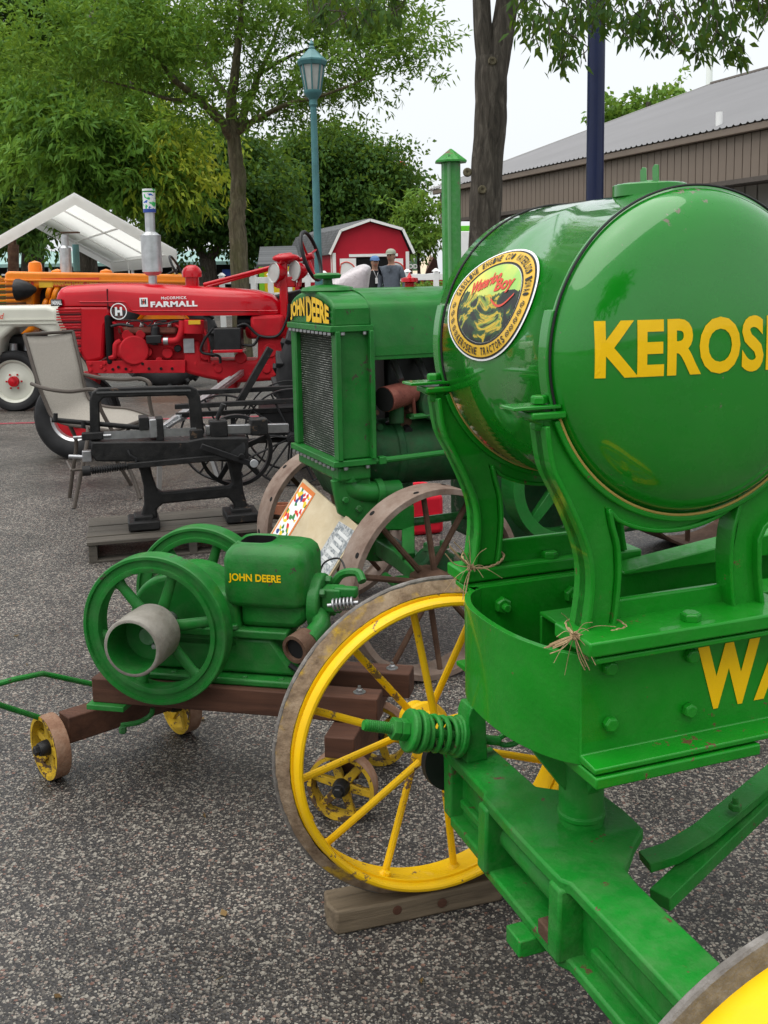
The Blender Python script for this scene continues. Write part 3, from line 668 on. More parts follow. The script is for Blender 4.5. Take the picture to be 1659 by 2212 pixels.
eng = frame_thing('stationary_engine', 'green hopper-cooled stationary engine with two spoked flywheels on the timber cart', 'engine', E_)
def flywheel(yc, label=None):
    c = V(.239, yc, .52)
    rim = MB().lathe([(-.026, .172), (-.028, .18), (-.028, .186), (-.02, .188), (-.02, .206), (-.028, .209), (-.028, .217), (-.024, .22), (.024, .22), (.028, .217), (.028, .172), (.02, .170), (-.02, .170)], c, (0, 1, 0), 96, True).build('flywheel', 'green_engine', eng)
    MB().lathe([(-.04, 0), (-.04, .04), (-.02, .05), (.02, .05), (.04, .04), (.04, 0)], c, (0, 1, 0), 30).build('hub', 'green_engine', rim)
    for i in range(6):
        a = 2*pi*(i+.18)/6; d = V(cos(a), 0, sin(a)); t = V(-sin(a), 0, cos(a)); rings = []
        for r, wd, g in ((.03, .042, .014), (.09, .034, .012), (.155, .03, .011), (.175, .042, .013)):
            q = c+d*r; rings.append([q+t*wd*.5*cos(b)+V(0, g*sin(b), 0) for b in np.linspace(0, 2*pi, 13)[:-1]])
        MB().loft(rings).build('spoke', 'green_engine', rim)
flywheel(-.034); flywheel(.30)
pul = MB().lathe([(-.195, .072), (-.195, .079), (-.192, .082), (-.12, .0835), (-.06, .082), (-.058, .079), (-.06, .0)], (.239, 0, .52), (0, 1, 0), 56).build('belt_pulley', 'pulley_steel', eng, smooth=50)
MB().lathe([(-.1945, .0785), (-.1945, .071), (-.09, .069), (-.085, .0)], (.239, 0, .52), (0, 1, 0), 48).build('pulley_bowl', 'green_engine', pul, smooth=50)
MB().lathe([(-.10, .0), (-.10, .024), (-.085, .03), (-.085, 0)], (.239, 0, .52), (0, 1, 0), 24).build('pulley_hub', 'green_engine', pul)
MB().bolt((.262, -.10, .495), (0, -1, 0), .009, .01).build('set_bolt', 'steel', pul)
MB().cyl((.239, -.08, .52), (.239, .34, .52), .022).build('crankshaft', 'steel', eng)
# crankcase with rounded cover, base
cr = [(.10, .43), (.105, .52), (.13, .59), (.18, .635), (.25, .655), (.32, .645), (.38, .61), (.44, .585), (.46, .43)]
MB().prism([tuple(p) for p in smooth_path(cr, 5)], .055, .235).build('crankcase', 'green_engine', eng, .022, seg=4, smooth=50)
MB().prism([(.085, .475), (.60, .475), (.60, .50), (.085, .50)], .045, .245).build('crankcase_flange', 'green_engine', eng, .005)
for x in (.12, .22, .34, .44): MB().bolt((x, .052, .502), (0, 0, 1), .011, .012).build('bolt', 'green_engine', eng)
MB().prism([(.12, .475), (.55, .475), (.60, .40), (.62, .365), (.10, .365), (.11, .40)], .055, .235).build('engine_base', 'green_engine', eng, .012, seg=3)
MB().prism([(.075, .341), (.66, .341), (.66, .362), (.075, .362)], .02, .262).build('base_flange', 'green_engine', eng, .006)
for x, y in ((.64, .035), (.63, .245)): MB().bolt((x, y, .363), (0, 0, 1), .013, .014).build('bolt', 'steel', eng)
MB().tube(smooth_path([(.60, .06, .40), (.625, .06, .385), (.64, .06, .40), (.66, .08, .43), (.62, .09, .45)], 4), .008, 8).build('fuel_pipe', 'black_metal', eng)
# water hopper, hollow on top
def rrect(x0, x1, y0, y1, r, n=6):
    o = []
    for cx, cy, a in ((x1-r, y0+r, -pi/2), (x1-r, y1-r, 0), (x0+r, y1-r, pi/2), (x0+r, y0+r, pi)): o += [(cx+r*cos(a+pi/2*i/n), cy+r*sin(a+pi/2*i/n)) for i in range(n+1)]
    return o
hop = MB(); rings = []
for z, i_, r in ((.50, .040, .05), (.555, .035, .05), (.572, .004, .04), (.585, 0, .035), (.70, 0, .035), (.722, .006, .035), (.737, .018, .035), (.744, .035, .03)):
    rings.append([(x, y, z+.0*x) for x, y in rrect(.405+i_, .660-i_, .048+i_, .235-i_, r)])
hop.loft(rings, caps=False)
for z, q in ((.744, 0), (.735, .003), (.66, .006)): pass
open_ = [(x, y, .745) for x, y in rrect(.43, .55, .085, .20, .02)]; top_ = rings[-1]
hop.loft([top_, [(x, y, .7455) for x, y in rrect(.432, .545, .09, .205, .03)], [(x, y, .7485) for x, y in rrect(.436, .541, .094, .201, .03)], [(x, y, .744) for x, y in rrect(.441, .536, .099, .196, .03)]], caps=False)
hp = hop.build('water_hopper', 'green_engine', eng, smooth=60)
MB().loft([[(x, y, .685) for x, y in rrect(.441, .536, .099, .196, .03)], [(x, y, .7435) for x, y in rrect(.441, .536, .099, .196, .03)]], caps=False).add([(x, y, .69) for x, y in rrect(.441, .536, .099, .196, .03)], [tuple(range(28))]).build('hopper_inside', 'dark_hole', hp, smooth=0)  # inner walls near black: the shade inside the hopper is put into the colour
tx = MB(); text(tx, 'JOHN DEERE', lambda u, v: (.429+u, .0468, .640+v), bold=.03, space=1.0, w=.158, h=.029); tx.build('lettering', 'yellow_letter', hp, smooth=0)
MB().prism([(.45, .50), (.62, .50), (.655, .53), (.655, .60), (.62, .60), (.45, .60)], .07, .215).build('cylinder', 'green_engine', eng, .02, seg=3)
hd = MB().lathe([(0, 0), (0, .085), (.03, .085), (.035, .08), (.035, 0)], (.655, .14, .565), (1, 0, 0), 36).build('cylinder_head', 'green_engine', eng, .003)
for i in range(6):
    a = 2*pi*(i+.3)/6; MB().bolt((.69, .14+.066*cos(a), .565+.066*sin(a)), (1, 0, 0), .012, .016).build('bolt', 'green_engine', hd)
MB().box((.72, .12, .585), (.06, .06, .07)).box((.76, .11, .61), (.07, .03, .03)).build('valve_block', 'green_engine', hd, .006)
MB().tube(smooth_path([(.70, .18, .60), (.73, .18, .64), (.78, .17, .65), (.80, .15, .63)], 4), .013, 8).build('rocker_arm', 'green_engine', hd)
MB().helix((.735, .06, .585), (.80, .06, .595), .016, .0035, 6).cyl((.72, .06, .583), (.81, .06, .597), .006).build('valve_spring', 'steel', hd)
MB().tube(smooth_path([(.68, .09, .545), (.70, .06, .53), (.69, .02, .515), (.685, -.02, .505)], 4), .026, 14).build('exhaust_elbow', 'green_engine', hd)
mf = MB().lathe([(-.03, .03), (-.03, .040), (.03, .040), (.03, .03)], (.665, -.03, .495), (-.35, -1, -.1), 28, True).build('exhaust_pot', 'rust_dark', hd)
MB().lathe([(.02, 0), (.02, .031)], (.665, -.03, .495), (-.35, -1, -.1), 24).build('pot_mouth', 'dark_hole', hd)
MB().cyl((.57, .15, .40), (.66, .15, .43), .05, n=18).build('magneto', 'black_metal', eng, .006)
MB().tube(smooth_path([(.64, .235, .61), (.655, .26, .65), (.70, .27, .66), (.735, .22, .63)], 5), .003, 6).build('ignition_wire', 'black_metal', eng)

MB().cyl((.19, .10, .645), (.19, .10, .68), .022, n=14).build('breather', 'green_engine', eng, .003)
for x in (.14, .25, .36, .47, .58): MB().bolt((x, .04, .355), (0, 0, 1), .009, .012).build('bolt', 'green_engine', eng)
tx = MB(); text(tx, '510', lambda u, v: (.40+u, .0525, .535+v), bold=.02, h=.018); tx.build('cast_number', 'green_engine', eng, smooth=0)
# ---------------------------------------------------------------- older green row of tractors: radiator tractor behind
J = Fr(.19, 3.64, radians(23))
jd = frame_thing('radiator_tractor', 'weathered dark green tractor with tall radiator and rusty steel front wheels', 'tractor', J)
YN, YF = .29, .78; YC = .535
arch = [(YN-.012, 1.322), (YN-.012, 1.385)] + [(YC-.258*cos(t), 1.385+.07*sin(t)) for t in np.linspace(0.05, pi-.05, 22)] + [(YF+.012, 1.385), (YF+.012, 1.322)]
fnx = lambda u, v, w: (w, u, v)
tt_ = MB().prism(arch, -.285, -.135, fnx).build('radiator_top', 'green_deere', jd, .012, seg=3)
MB().prism([(YN-.02, 1.302), (YF+.02, 1.302), (YF+.02, 1.326), (YN-.02, 1.326)], -.30, -.125, fnx).build('flange', 'green_deere', tt_, .003)
core = MB().box((-.205, YC, 1.06), (.11, .40, .49)).build('radiator_core', 'radiator_fins', jd) if False else None
s = NT('radiator_fins', .45, metal=.3); wv = s.n('ShaderNodeTexWave', bands_direction='Z'); wv.inputs['Scale'].default_value = 34; wv.inputs['Distortion'].default_value = .6; wv.inputs['Detail'].default_value = 2
s.L(s.co, wv.inputs['Vector']); n_ = s.noise(95, 3, .7); big = s.noise(9, 4); f = s.math('MULTIPLY', wv.outputs['Fac'], s.math('MULTIPLY', n_, s.math('ADD', big, .45)))
s.color(s.ramp(f, [(.22, (.010, .014, .008)), (.45, (.06, .07, .05)), (.62, (.5, .5, .46))])); s.bump(wv.outputs['Fac'], .8, .006)
MB().box((-.205, YC, 1.06), (.11, .42, .49)).build('radiator_core', 'radiator_fins', jd)
for y in (YN+.014, YF-.014): MB().box((-.21, y, 1.06), (.14, .030, .49)).build('radiator_side', 'green_deere', jd, .006)
for y in (YN, YF): MB().box((-.272, y, 1.06), (.02, .05, .49)).build('side_flange', 'green_deere', jd, .003); MB().box((-.138, y-.006, 1.06), (.018, .05, .49)).build('side_flange', 'green_deere', jd, .003)
bt_ = MB().prism([(YN-.02, .79), (YF+.02, .79), (YF+.02, .814), (YN-.02, .814)], -.30, -.125, fnx).build('radiator_bottom', 'green_deere', jd, .003)
MB().prism([(YN, .73), (YF, .73), (YF, .79), (YN, .79)], -.275, -.14, fnx).build('tank', 'green_deere', bt_, .01)
MB().prism([(YN+.02, .80), (YN+.2, .80), (YN+.2, .9), (YN+.14, 1.2), (YN+.02, 1.2)], -.13, -.105, fnx).build('fan_shroud_gap', 'green_deere', jd, .006)
jb = MB().bolt((0, 0, 0), (0, 0, -1), .009, .012).mesh('bolt', 'steel')
for k in range(11):
    y = YN+.01+(YF-YN-.02)*k/10
    for z in (1.301, .789): put('bolt', jb, tt_ if z > 1 else bt_, (-.293, y, z))
for x in (-.25, -.16):
    for z in (1.301, .789): put('bolt', jb, tt_ if z > 1 else bt_, (x, YN-.012, z))
tx = MB()
def jdl(u, v):
    y = YF-.012-u; q = (y-YC)/.25; hh = .10-.045*q*q
    return y, 1.334+v*hh
for wd, y0, wdt in (('JOHN', .0, .185), ('DEERE', .205, .26)):
    v_, f_, asp = text2d(wd, .045, 1.0)
    for wx, mt in ((-.2935, 0),):
        vv = [jdl(y0+a/asp*wdt, b) for a, b in v_]; n = len(vv); tx.add([(wx, *p) for p in vv], f_)
        o_ = len(tx.v)
tx.build('lettering', 'yellow_letter', tt_, smooth=0)
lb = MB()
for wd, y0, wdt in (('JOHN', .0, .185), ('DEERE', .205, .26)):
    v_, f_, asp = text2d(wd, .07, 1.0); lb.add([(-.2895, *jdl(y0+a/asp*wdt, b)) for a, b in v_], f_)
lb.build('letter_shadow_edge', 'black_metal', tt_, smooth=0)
MB().lathe([(-.01, 0), (-.01, .10), (0, .108), (.012, .10), (.02, .06), (.025, .02), (.045, .018), (.047, .05), (.06, .056), (.068, .045), (.07, 0)], (-.21, YC, 1.455), (0, 0, 1), 40).build('radiator_cap', 'green_deere', jd)
hs_ = [(YN+.0, 1.205), (YN, 1.33), (YN+.012, 1.375)] + [(YC-.235*cos(t), 1.375+.075*sin(t)) for t in np.linspace(.15, pi-.15, 20)] + [(YF-.012, 1.375), (YF, 1.33), (YF, 1.205)]
hd_ = MB().prism(hs_ + offset(hs_, -.012)[::-1], -.135, 1.6, fnx).build('hood', 'green_deere', jd, .002, smooth=50)
MB().prism([(y, z) for y, z in offset(hs_[1:-1], .004)] + hs_[1:-1][::-1], -.085, -.07, fnx).build('hood_bead', 'green_deere', hd_, .001)
for z0, z1, o_ in ((1.19, 1.207, .014), (1.238, 1.246, .006)): MB().box((.73, YN-.002, (z0+z1)/2), (1.72, o_, z1-z0)).build('hood_lip', 'green_deere', hd_, .002)
cp_ = J.py(885, 628, YC); MB().lathe([(-.03, .02), (0, .03), (.004, .034), (.008, .02), (.025, .02), (.03, .036), (.045, .034), (.05, .01), (.07, .0)], (cp_[0], YC, 1.452), (0, 0, 1), 24).build('fuel_cap', 'red_paint', hd_)
stx = J.py(976, 560, .42)[0]; zt_ = J.py(976, 345, .42)[2]
st = MB().lathe([(1.30, .0385), (zt_, .0385), (zt_, .03), (1.30, .03)], (stx, .42, 0), (0, 0, 1), 10, True).build('exhaust_stack', 'green_frame', jd, smooth=30)
MB().cyl((stx, .42, zt_-.005), (stx, .42, zt_+.042), .066, .004, 8).cyl((stx, .42, zt_-.012), (stx, .42, zt_-.005), .066, .066, 8).build('rain_cap', 'green_frame', st, smooth=25)
MB().box((stx-.025, .392, 1.6), (.008, .02, .75)).build('stack_seam', 'green_frame', st)
# engine under the hood
MB().box((.75, YC+.05, 1.02), (1.5, .26, .36)).build('engine_block', 'black_metal', jd, .02)
MB().lathe([(-.16, 0), (-.16, .09), (-.15, .125), (-.13, .135), (.0, .135), (.005, .142), (.03, .142), (.035, .135), (.5, .15), (.9, .16), (.9, 0)], (0, .47, .80), (1, 0, 0), 40).build('cylinder_casting', 'green_dirty', jd, .002)
MB().cyl((-.075, .30, 1.035), (.07, .37, 1.05), .050, .046, 24).build('inlet_pipe', 'rust_red', jd)
MB().lathe([(-.002, 0), (-.002, .048)], (-.0765, .2993, 1.035), (.145, .07, .015), 24).build('inlet_mouth', 'dark_hole', jd)
MB().cyl((.05, .42, 1.0), (.06, .43, .84), .045, .03, 16).build('carburettor', 'rust_dark', jd)
e1, e2 = J.py(752, 1020, YN+.05), J.py(872, 1052, YN+.06)
pth = smooth_path([(e1[0], YN+.06, .76), (e1[0]+.005, YN+.05, .70), (e1[0]+.06, YN+.04, .675), (e1[0]+.13, YN+.04, .668), (e1[0]+.21, YN+.05, .664)], 5)
eb = MB().tube(pth, .042, 20).build('water_elbow', 'green_deere', jd)
MB().lathe([(-.012, .0), (-.012, .062), (.012, .062), (.012, 0)], (e1[0], YN+.06, .735), (0, 0, 1), 8).lathe([(-.014, .044), (-.014, .052), (.014, .052), (.014, .044)], (e1[0]+.12, YN+.04, .669), (1, 0, 0), 20).build('pipe_flange', 'green_deere', eb, .002)
MB().tube([(-.135, YN+.0, .80), (-.05, YN-.02, .805), (.5, YN-.02, .82)], .012, 10).build('control_rod', 'green_deere', jd)
MB().box((-.10, YN-.01, .803), (.03, .03, .03)).build('rod_clevis', 'green_deere', jd, .003)
MB().tube(smooth_path([(.06, YN+.1, .95), (.065, YN+.05, .955), (.09, YN+.03, .957), (.5, YN+.03, .97)], 4), .011, 8).build('oil_pipe', 'green_deere', jd)
for k in range(14):
    x = random.uniform(-.1, .35); z = random.uniform(.86, .99); MB().cyl((x, YN+.12, z), (x+random.uniform(-.02, .02), YN+.03+random.uniform(0, .06), z+random.uniform(-.02, .05)), random.uniform(.008, .02), n=10).build('fitting', random.choice(['rust_dark', 'green_dirty', 'black_metal', 'steel']), jd)
for k in range(5):
    x = .02+.11*k; MB().cyl((x, YN+.14, 1.17), (x, YN+.06, 1.10), .016, .012, 10).build('push_rod', 'steel', jd); MB().tube(smooth_path([(x, YN+.08, 1.1), (x+.03, YN+.03, 1.04), (x+.05, YN+.05, .96)], 4), .007, 6).build('copper_line', 'rust_red', jd)
MB().lathe([(0, 0), (0, .07), (.06, .07), (.07, .05), (.07, 0)], (.16, YN+.02, 1.0), (0, 1, 0), 24).build('magneto_cover', 'green_dirty', jd, .004)
MB().box((.30, YN+.10, .985), (.16, .12, .14)).build('governor_box', 'green_dirty', jd, .02); MB().cyl((.0, YN+.07, .93), (.0, YN+.07, 1.0), .03, n=16).build('oil_filler', 'green_dirty', jd, .004)
for k in range(8): a_ = 2*pi*k/8; MB().bolt((-.155, .47+.11*cos(a_), .80+.11*sin(a_)), (-1, 0, 0), .012, .014).build('bolt', 'green_dirty', jd)
# front support casting, axle, steering
MB().prism([(-.295, .735), (-.27, .60), (-.14, .52), (.05, .50), (.05, .60), (-.12, .66), (-.14, .735)], YN+.02, YN+.05).build('support_plate', 'green_deere', jd, .006)
MB().prism([(-.26, .735), (-.2, .62), (-.10, .55), (.08, .5), (.08, .62), (-.10, .72)], YN+.08, YF-.08).build('front_casting', 'green_dirty', jd, .02)
for x, z in ((-.245, .655), (-.19, .615)): MB().bolt((x, YN+.02, z), (0, -1, 0), .013, .014).build('bolt', 'green_deere', jd)
MB().cyl((-.02, YC, .50), (-.02, YC, .34), .05, .06, 20).build('axle_pivot', 'green_deere', jd, .004)
ja = MB().prism([(.10, .40), (.3, .435), (.8, .435), (1.0, .40), (1.0, .345), (.8, .36), (.3, .36), (.10, .345)], -.05, .04, fnx).build('front_axle', 'green_deere', jd, .008)
MB().beam((-.03, .2, .42), (.15, .6, .64), .05, .06).build('stay', 'green_deere', ja, .004)
MB().tube([(-.02, .08, .37), (-.11, .08, .345), (-.11, .25, .35)], .016, 10).cyl((-.115, .08, .31), (-.115, .08, .39), .03).build('steering_arm', 'green_deere', ja, .002)
MB().prism([(-.04, .36), (.16, .36), (.2, .40), (.14, .43), (.1, .46), (.02, .46), (-.02, .42)], .10, .2).build('spindle_casting', 'green_dirty', ja, .012)
for x in (.03, .1): MB().bolt((x, .15, .46), (0, 0, 1), .018, .03).build('bolt', 'green_deere', ja)
MB().tube([(.1, .55, .47), (2.0, .55, .50)], .018, 10).build('drag_link', 'green_deere', jd)
for k in range(9): MB().cyl((.18+.03*k, .18, .41), (.18+.03*k, .2, .41), .012, n=10).build('chain_roller', 'green_deere', ja)
def jd_front(y, ax):
    wl = spoked(jd, (0, y, .365), ax, .365, .125, .012, 10, .0125, ('rust_wheel', 'rust_dark', 'rust_dark'), (.055, .09), segs=80, rows=.03, phase=.35, lip=.012)
    for i in range(14):
        a = 2*pi*i/14; d = V(cos(a), 0, sin(a)); u_, v_ = perp(nrm(ax)); d = u_*cos(a)+v_*sin(a)
        MB().cyl(V(0, y, .365)+d*.363+nrm(ax)*(-.035 if i % 2 else .035), V(0, y, .365)+d*.3662+nrm(ax)*(-.035 if i % 2 else .035), .011, n=12).build('lug_hole', 'dark_hole', wl)
axw = (-.10, 1, 0)
jd_front(0.06, axw); jd_front(1.11, axw)
fly_c = J.py(1212, 1040, .16)
spoked(jd, (fly_c[0], .16, fly_c[2]), (0, 1, 0), .25, .10, .04, 6, .016, ('green_deere', 'green_deere', 'green_deere'), (.05, .08), flat=.05, name='belt_flywheel', lip=.01)
MB().box((1.0, .5, .62), (1.2, .42, .5)).build('transmission', 'green_dirty', jd, .03)
for y in (-.05, 1.12): spoked(jd, (2.15, y, .60), (0, 1, 0), .60, .28, .014, 12, .016, ('rust_dark', 'rust_dark', 'rust_dark'), (.08, .16), name='rear_wheel', rows=.07)
MB().box((1.9, .54, .72), (.7, .7, .5)).build('rear_housing', 'green_dirty', jd, .04)

# ---------------------------------------------------------------- display board
TL, TR_, BR = aty(655, 1034, 4.2), aty(777, 1141, 3.72), atz(592, 1436, .004)
BLc = BR+(TL-TR_); BLc[2] = max(.004, BLc[2]); ux = TR_-TL; uy = TR_-BR; nz = nrm(np.cross(ux, uy)); nz = nz if nz[1] < 0 else -nz
br = thing('display_board', 'leaning plywood display board with printed posters between the green engine and rusty wheel', 'board')
pt = lambda u, v, w: TL+ux*u-uy*v+nz*w
MB().prism([(0, 0), (1, 0), (1, 1), (0, 1)], -.012, 0, pt).build('panel', 'wood_ply', br, .001)
s = NT('collage_print', .45); vn = s.n('ShaderNodeTexVoronoi'); vn.inputs['Scale'].default_value = 55; s.L(s.co, vn.inputs['Vector']); sp = s.n('ShaderNodeSeparateColor'); s.L(vn.outputs['Color'], sp.inputs[0])
s.color(s.ramp(sp.outputs[0], [(0, (.75, .75, .75)), (.34, (.6, .03, .02)), (.46, (.8, .8, .78)), (.66, (.75, .55, .03)), (.74, (.03, .05, .2)), (.82, (.8, .8, .8)), (.92, (.04, .2, .05))], 'CONSTANT'))
s = NT('grey_print', .45); v_ = s.scaled((1, 1, 1)); nn = s.noise(70, 2); ns = s.noise(9, 3); s.color(s.ramp(s.math('ADD', s.math('MULTIPLY', nn, .5), s.math('MULTIPLY', ns, .5)), [(.42, (.16, .18, .19)), (.5, (.28, .3, .31)), (.56, (.5, .51, .5)), (.62, (.2, .21, .22))]))
plain('orange_print', (.65, .18, .03), .45)
p1_ = MB().prism([(.02, .02), (.27, .02), (.27, .95), (.02, .95)], .0005, .0015, pt).build('poster', 'orange_print', br); MB().prism([(.04, .05), (.25, .05), (.25, .92), (.04, .92)], .0016, .0022, pt).build('print', 'collage_print', p1_)
p2_ = MB().prism([(.74, .05), (.985, .03), (.985, .97), (.74, .97)], .0005, .0015, pt).build('poster', 'grey_print', br)
tx = MB()
for k, (st_, v0, hh) in enumerate((('WATER COOLED', .09, .035), ('ENGINES', .14, .03), ('1925', .19, .03), ('STATIONARY POWER', .24, .02))):
    pass
plain('pale_print', (.6, .61, .6), .45)
for k in range(5): tx.prism([(.80, .09+.045*k), (.80+.15-.03*(k % 2), .09+.045*k), (.80+.15-.03*(k % 2), .112+.045*k), (.80, .112+.045*k)], .0016, .002, pt)
for k in range(20): tx.prism([(.755, .42+.024*k), (.80, .42+.024*k), (.80, .434+.024*k), (.755, .434+.024*k)], .0016, .002, pt)
tag(tx.build('print_lines', 'pale_print', p2_, smooth=0), kind='stuff')
# ---------------------------------------------------------------- pallet and power hacksaw
S = Fr(-1.612, 5.33, radians(15))
pl = frame_thing('pallet', 'dark weathered wooden pallet under the black power hacksaw', 'pallet', S)
for k, (y, w) in enumerate(((.05, .115), (.175, .10), (.30, .12), (.43, .11), (.545, .11))):
    MB().box((.56, y, .108+.002*(k % 2)), (1.12+.02*random.random(), w, .02)).build('deck_board', 'wood_pallet', pl, .003)
for x in (.025, .56, 1.095): MB().box((x, .3, .052), (.045, .6, .088)).build('stringer', 'wood_pallet', pl, .003)
for y in (.05, .55): MB().box((.56, y, .0065), (1.12, .1, .012)).build('bottom_board', 'wood_pallet', pl, .002)
saw = frame_thing('power_hacksaw', 'black cast iron power hacksaw with arched bow standing on the pallet', 'machine', S)
zs = lambda x, y: (x/2.5, 696.7+y/2.5)
def so_(pts, yl):
    o = []
    for x, y in pts: q = S.py(*zs(x, y), yl); o.append((q[0], q[2]))
    return o
def sp_(x, y, yl): return S.py(*zs(x, y), yl)
YS = .24
leg = so_([(725, 735), (755, 800), (775, 880), (778, 980), (752, 1075), (850, 1085), (848, 1000), (880, 975), (1230, 940), (1258, 975), (1275, 1030), (1342, 1015), (1312, 900), (1302, 800), (1325, 725), (1222, 735), (1252, 860), (1235, 880), (880, 912), (850, 900), (825, 830), (800, 730)], YS)
MB().prism(leg, YS-.03, YS+.03).build('leg_frame', 'cast_iron', saw, .012, seg=3)
for x0, x1, y0, y1 in ((693, 862, 1065, 1140), (1212, 1388, 1000, 1090)):
    a = sp_(x0, (y0+y1)/2, YS); b = sp_(x1, (y0+y1)/2, YS); MB().box(((a[0]+b[0])/2, YS, .152), (b[0]-a[0], .24, .05)).box(((a[0]+b[0])/2, YS, .185), ((b[0]-a[0])*.6, .14, .03)).build('foot', 'cast_iron', saw, .008)
MB().prism(so_([(490, 690), (495, 632), (1000, 628), (1090, 610), (1330, 610), (1330, 735), (1220, 738), (1000, 722), (800, 738), (520, 735)], YS), YS-.10, YS+.10).build('bed', 'cast_iron', saw, .008)
YB = YS-.02
bow = so_([(487, 640), (483, 420), (495, 380), (530, 352), (1020, 338), (1062, 358), (1080, 400), (1103, 590), (1090, 620), (1040, 620), (1030, 580), (1018, 415), (1005, 392), (560, 405), (537, 430), (543, 640)], YB)
bw = MB().prism(bow, YB-.02, YB+.02).build('saw_bow', 'cast_iron', saw, .008, seg=2)
MB().beam(sp_(520, 378, YB-.02), sp_(1030, 366, YB-.02), .008, .01).build('bow_rib', 'cast_iron', bw)
MB().beam(sp_(560, 610, YB-.025), sp_(1060, 588, YB-.025), .003, .045).build('saw_blade', 'steel', bw)
for x, y, w, h in ((500, 612, 110, 40), (1060, 605, 70, 60), (1070, 650, 60, 50)):
    c_ = sp_(x, y, YB-.03); MB().box(c_, (w/2.5*.0026, .05, h/2.5*.0026)).build('blade_clamp', 'cast_iron', bw, .006)
MB().cyl(sp_(395, 622, YB-.03), sp_(600, 610, YB-.03), .009).build('tension_screw', 'steel', bw)
bar = MB().beam(sp_(1110, 578, YS), sp_(1556, 568, YS), .045, .05).build('slide_bar', 'steel', saw, .003)
for x, y in ((1178, 570), (1395, 560)): MB().box(sp_(x, y, YS), (.10, .10, .095)).build('slide_block', 'cast_iron', bar, .008)
MB().cyl(sp_(1172, 520, YS), sp_(1207, 440, YS-.02), .012, .016, 12).build('lever', 'cast_iron', bar)
for x, y, w, h in ((775, 520, 50, 70), (828, 545, 45, 100), (860, 550, 40, 120)):
    MB().box(sp_(x, y+20, YS+.0), (w/2.5*.0026, .13, h/2.5*.0026)).build('vise_jaw', 'steel' if w == 45 else 'cast_iron', saw, .004)
MB().cyl(sp_(280, 525, YS), sp_(760, 568, YS), .014).build('vise_screw', 'cast_iron', saw)
for x, y in ((300, 530), (450, 570)): MB().cyl(sp_(x, y, YS-.03), sp_(x, y-40, YS-.03), .012).build('screw_handle', 'cast_iron', saw)
MB().cyl(sp_(370, 724, YS-.05), sp_(470, 728, YS-.05), .012).box(sp_(470, 720, YS-.05), (.05, .05, .06)).build('guide_pin', 'steel', saw, .003)
arm = MB().beam(sp_(1085, 668, YS-.13), sp_(1390, 775, YS-.13), .02, .034).build('crank_arm', 'black_metal', saw, .004)
MB().cyl(sp_(1372, 762, YS-.115), sp_(1372, 762, YS-.165), .024, n=20).build('crank_pin', 'steel', arm, .003)
MB().beam(sp_(690, 775, YS-.12), sp_(1225, 725, YS-.12), .03, .032).build('push_bar', 'cast_iron', saw, .004)
MB().helix(sp_(490, 800, YS-.12), sp_(690, 775, YS-.12), .018, .005, 15, n=6, seg=10).build('coil_spring', 'black_metal', saw)
MB().cyl(sp_(445, 803, YS-.12), sp_(490, 799, YS-.12), .028).cyl(sp_(470, 801, YS-.12), sp_(700, 773, YS-.12), .008).build('spring_seat', 'cast_iron', saw)
MB().tube([sp_(690, 690, YS-.11), sp_(700, 715, YS-.12), sp_(735, 735, YS-.12), sp_(735, 780, YS-.12)], .007, 8).build('oil_pipe', 'black_metal', saw)
fc = sp_(1275, 690, YS+.12); spoked(saw, fc, (0, 1, 0), .215, .045, .022, 5, .014, ('black_metal', 'black_metal', 'black_metal'), (.04, .06), flat=.035, name='drive_wheel')
MB().cyl(fc+V(0, .1, 0), fc-V(0, .26, 0), .02).cyl(sp_(1270, 680, YS-.06), sp_(1270, 680, YS-.10), .06, n=24).build('crankshaft', 'black_metal', saw, .002)
MB().beam(sp_(1110, 690, YS-.08), sp_(1270, 640, YS-.08), .02, .03).build('link', 'black_metal', saw, .003)

# ---------------------------------------------------------------- patio chair
ch = thing('patio_chair', 'brown framed patio chair with grey mesh sling behind the hacksaw', 'chair', (-2.1, 7.1, 0)); CO = V(-2.1, 7.1, 0)
paint('chair_frame', (.075, .062, .052), .4, var=.1)
cw = lambda x, y, Y: aty(x, y, Y)-CO
lft = smooth_path([cw(52, 723, 7.3), cw(80, 820, 7.18), cw(98, 868, 7.12), cw(116, 903, 7.08), cw(150, 917, 7.0), cw(190, 923, 6.92), cw(243, 932, 6.82)], 5)
rgt = smooth_path([cw(157, 716, 7.6), cw(174, 790, 7.5), cw(184, 838, 7.46), cw(198, 868, 7.42), cw(235, 880, 7.35), cw(280, 884, 7.26), cw(330, 900, 7.15)], 5)
rows = [[l+(r-l)*t-V(0, 0, .02*sin(pi*t)) for t in np.linspace(0, 1, 9)] for l, r in zip(lft, rgt)]
sl_ = MB().sheet(rows).build('sling', 'sling_mesh', ch, smooth=60); md = sl_.modifiers.new('solid', 'SOLIDIFY'); md.thickness = .004
for e in (lft, rgt): MB().tube(e, .014, 8).build('side_rail', 'chair_frame', ch)
MB().tube([lft[0], rgt[0]], .012, 8).build('top_rail', 'chair_frame', ch); MB().tube([lft[-1], rgt[-1]], .014, 8).build('front_rail', 'chair_frame', ch)
for path in ([cw(68, 829, 7.16), cw(100, 840, 7.05), cw(150, 846, 6.95), cw(196, 841, 6.86), cw(214, 850, 6.8), cw(216, 880, 6.8), lft[-1]], [cw(176, 808, 7.5), cw(215, 816, 7.4), cw(265, 820, 7.3), cw(305, 818, 7.2), cw(324, 830, 7.15), cw(322, 860, 7.15), rgt[-1]]):
    MB().tube(smooth_path(path, 5), .014, 8).build('armrest', 'chair_frame', ch)
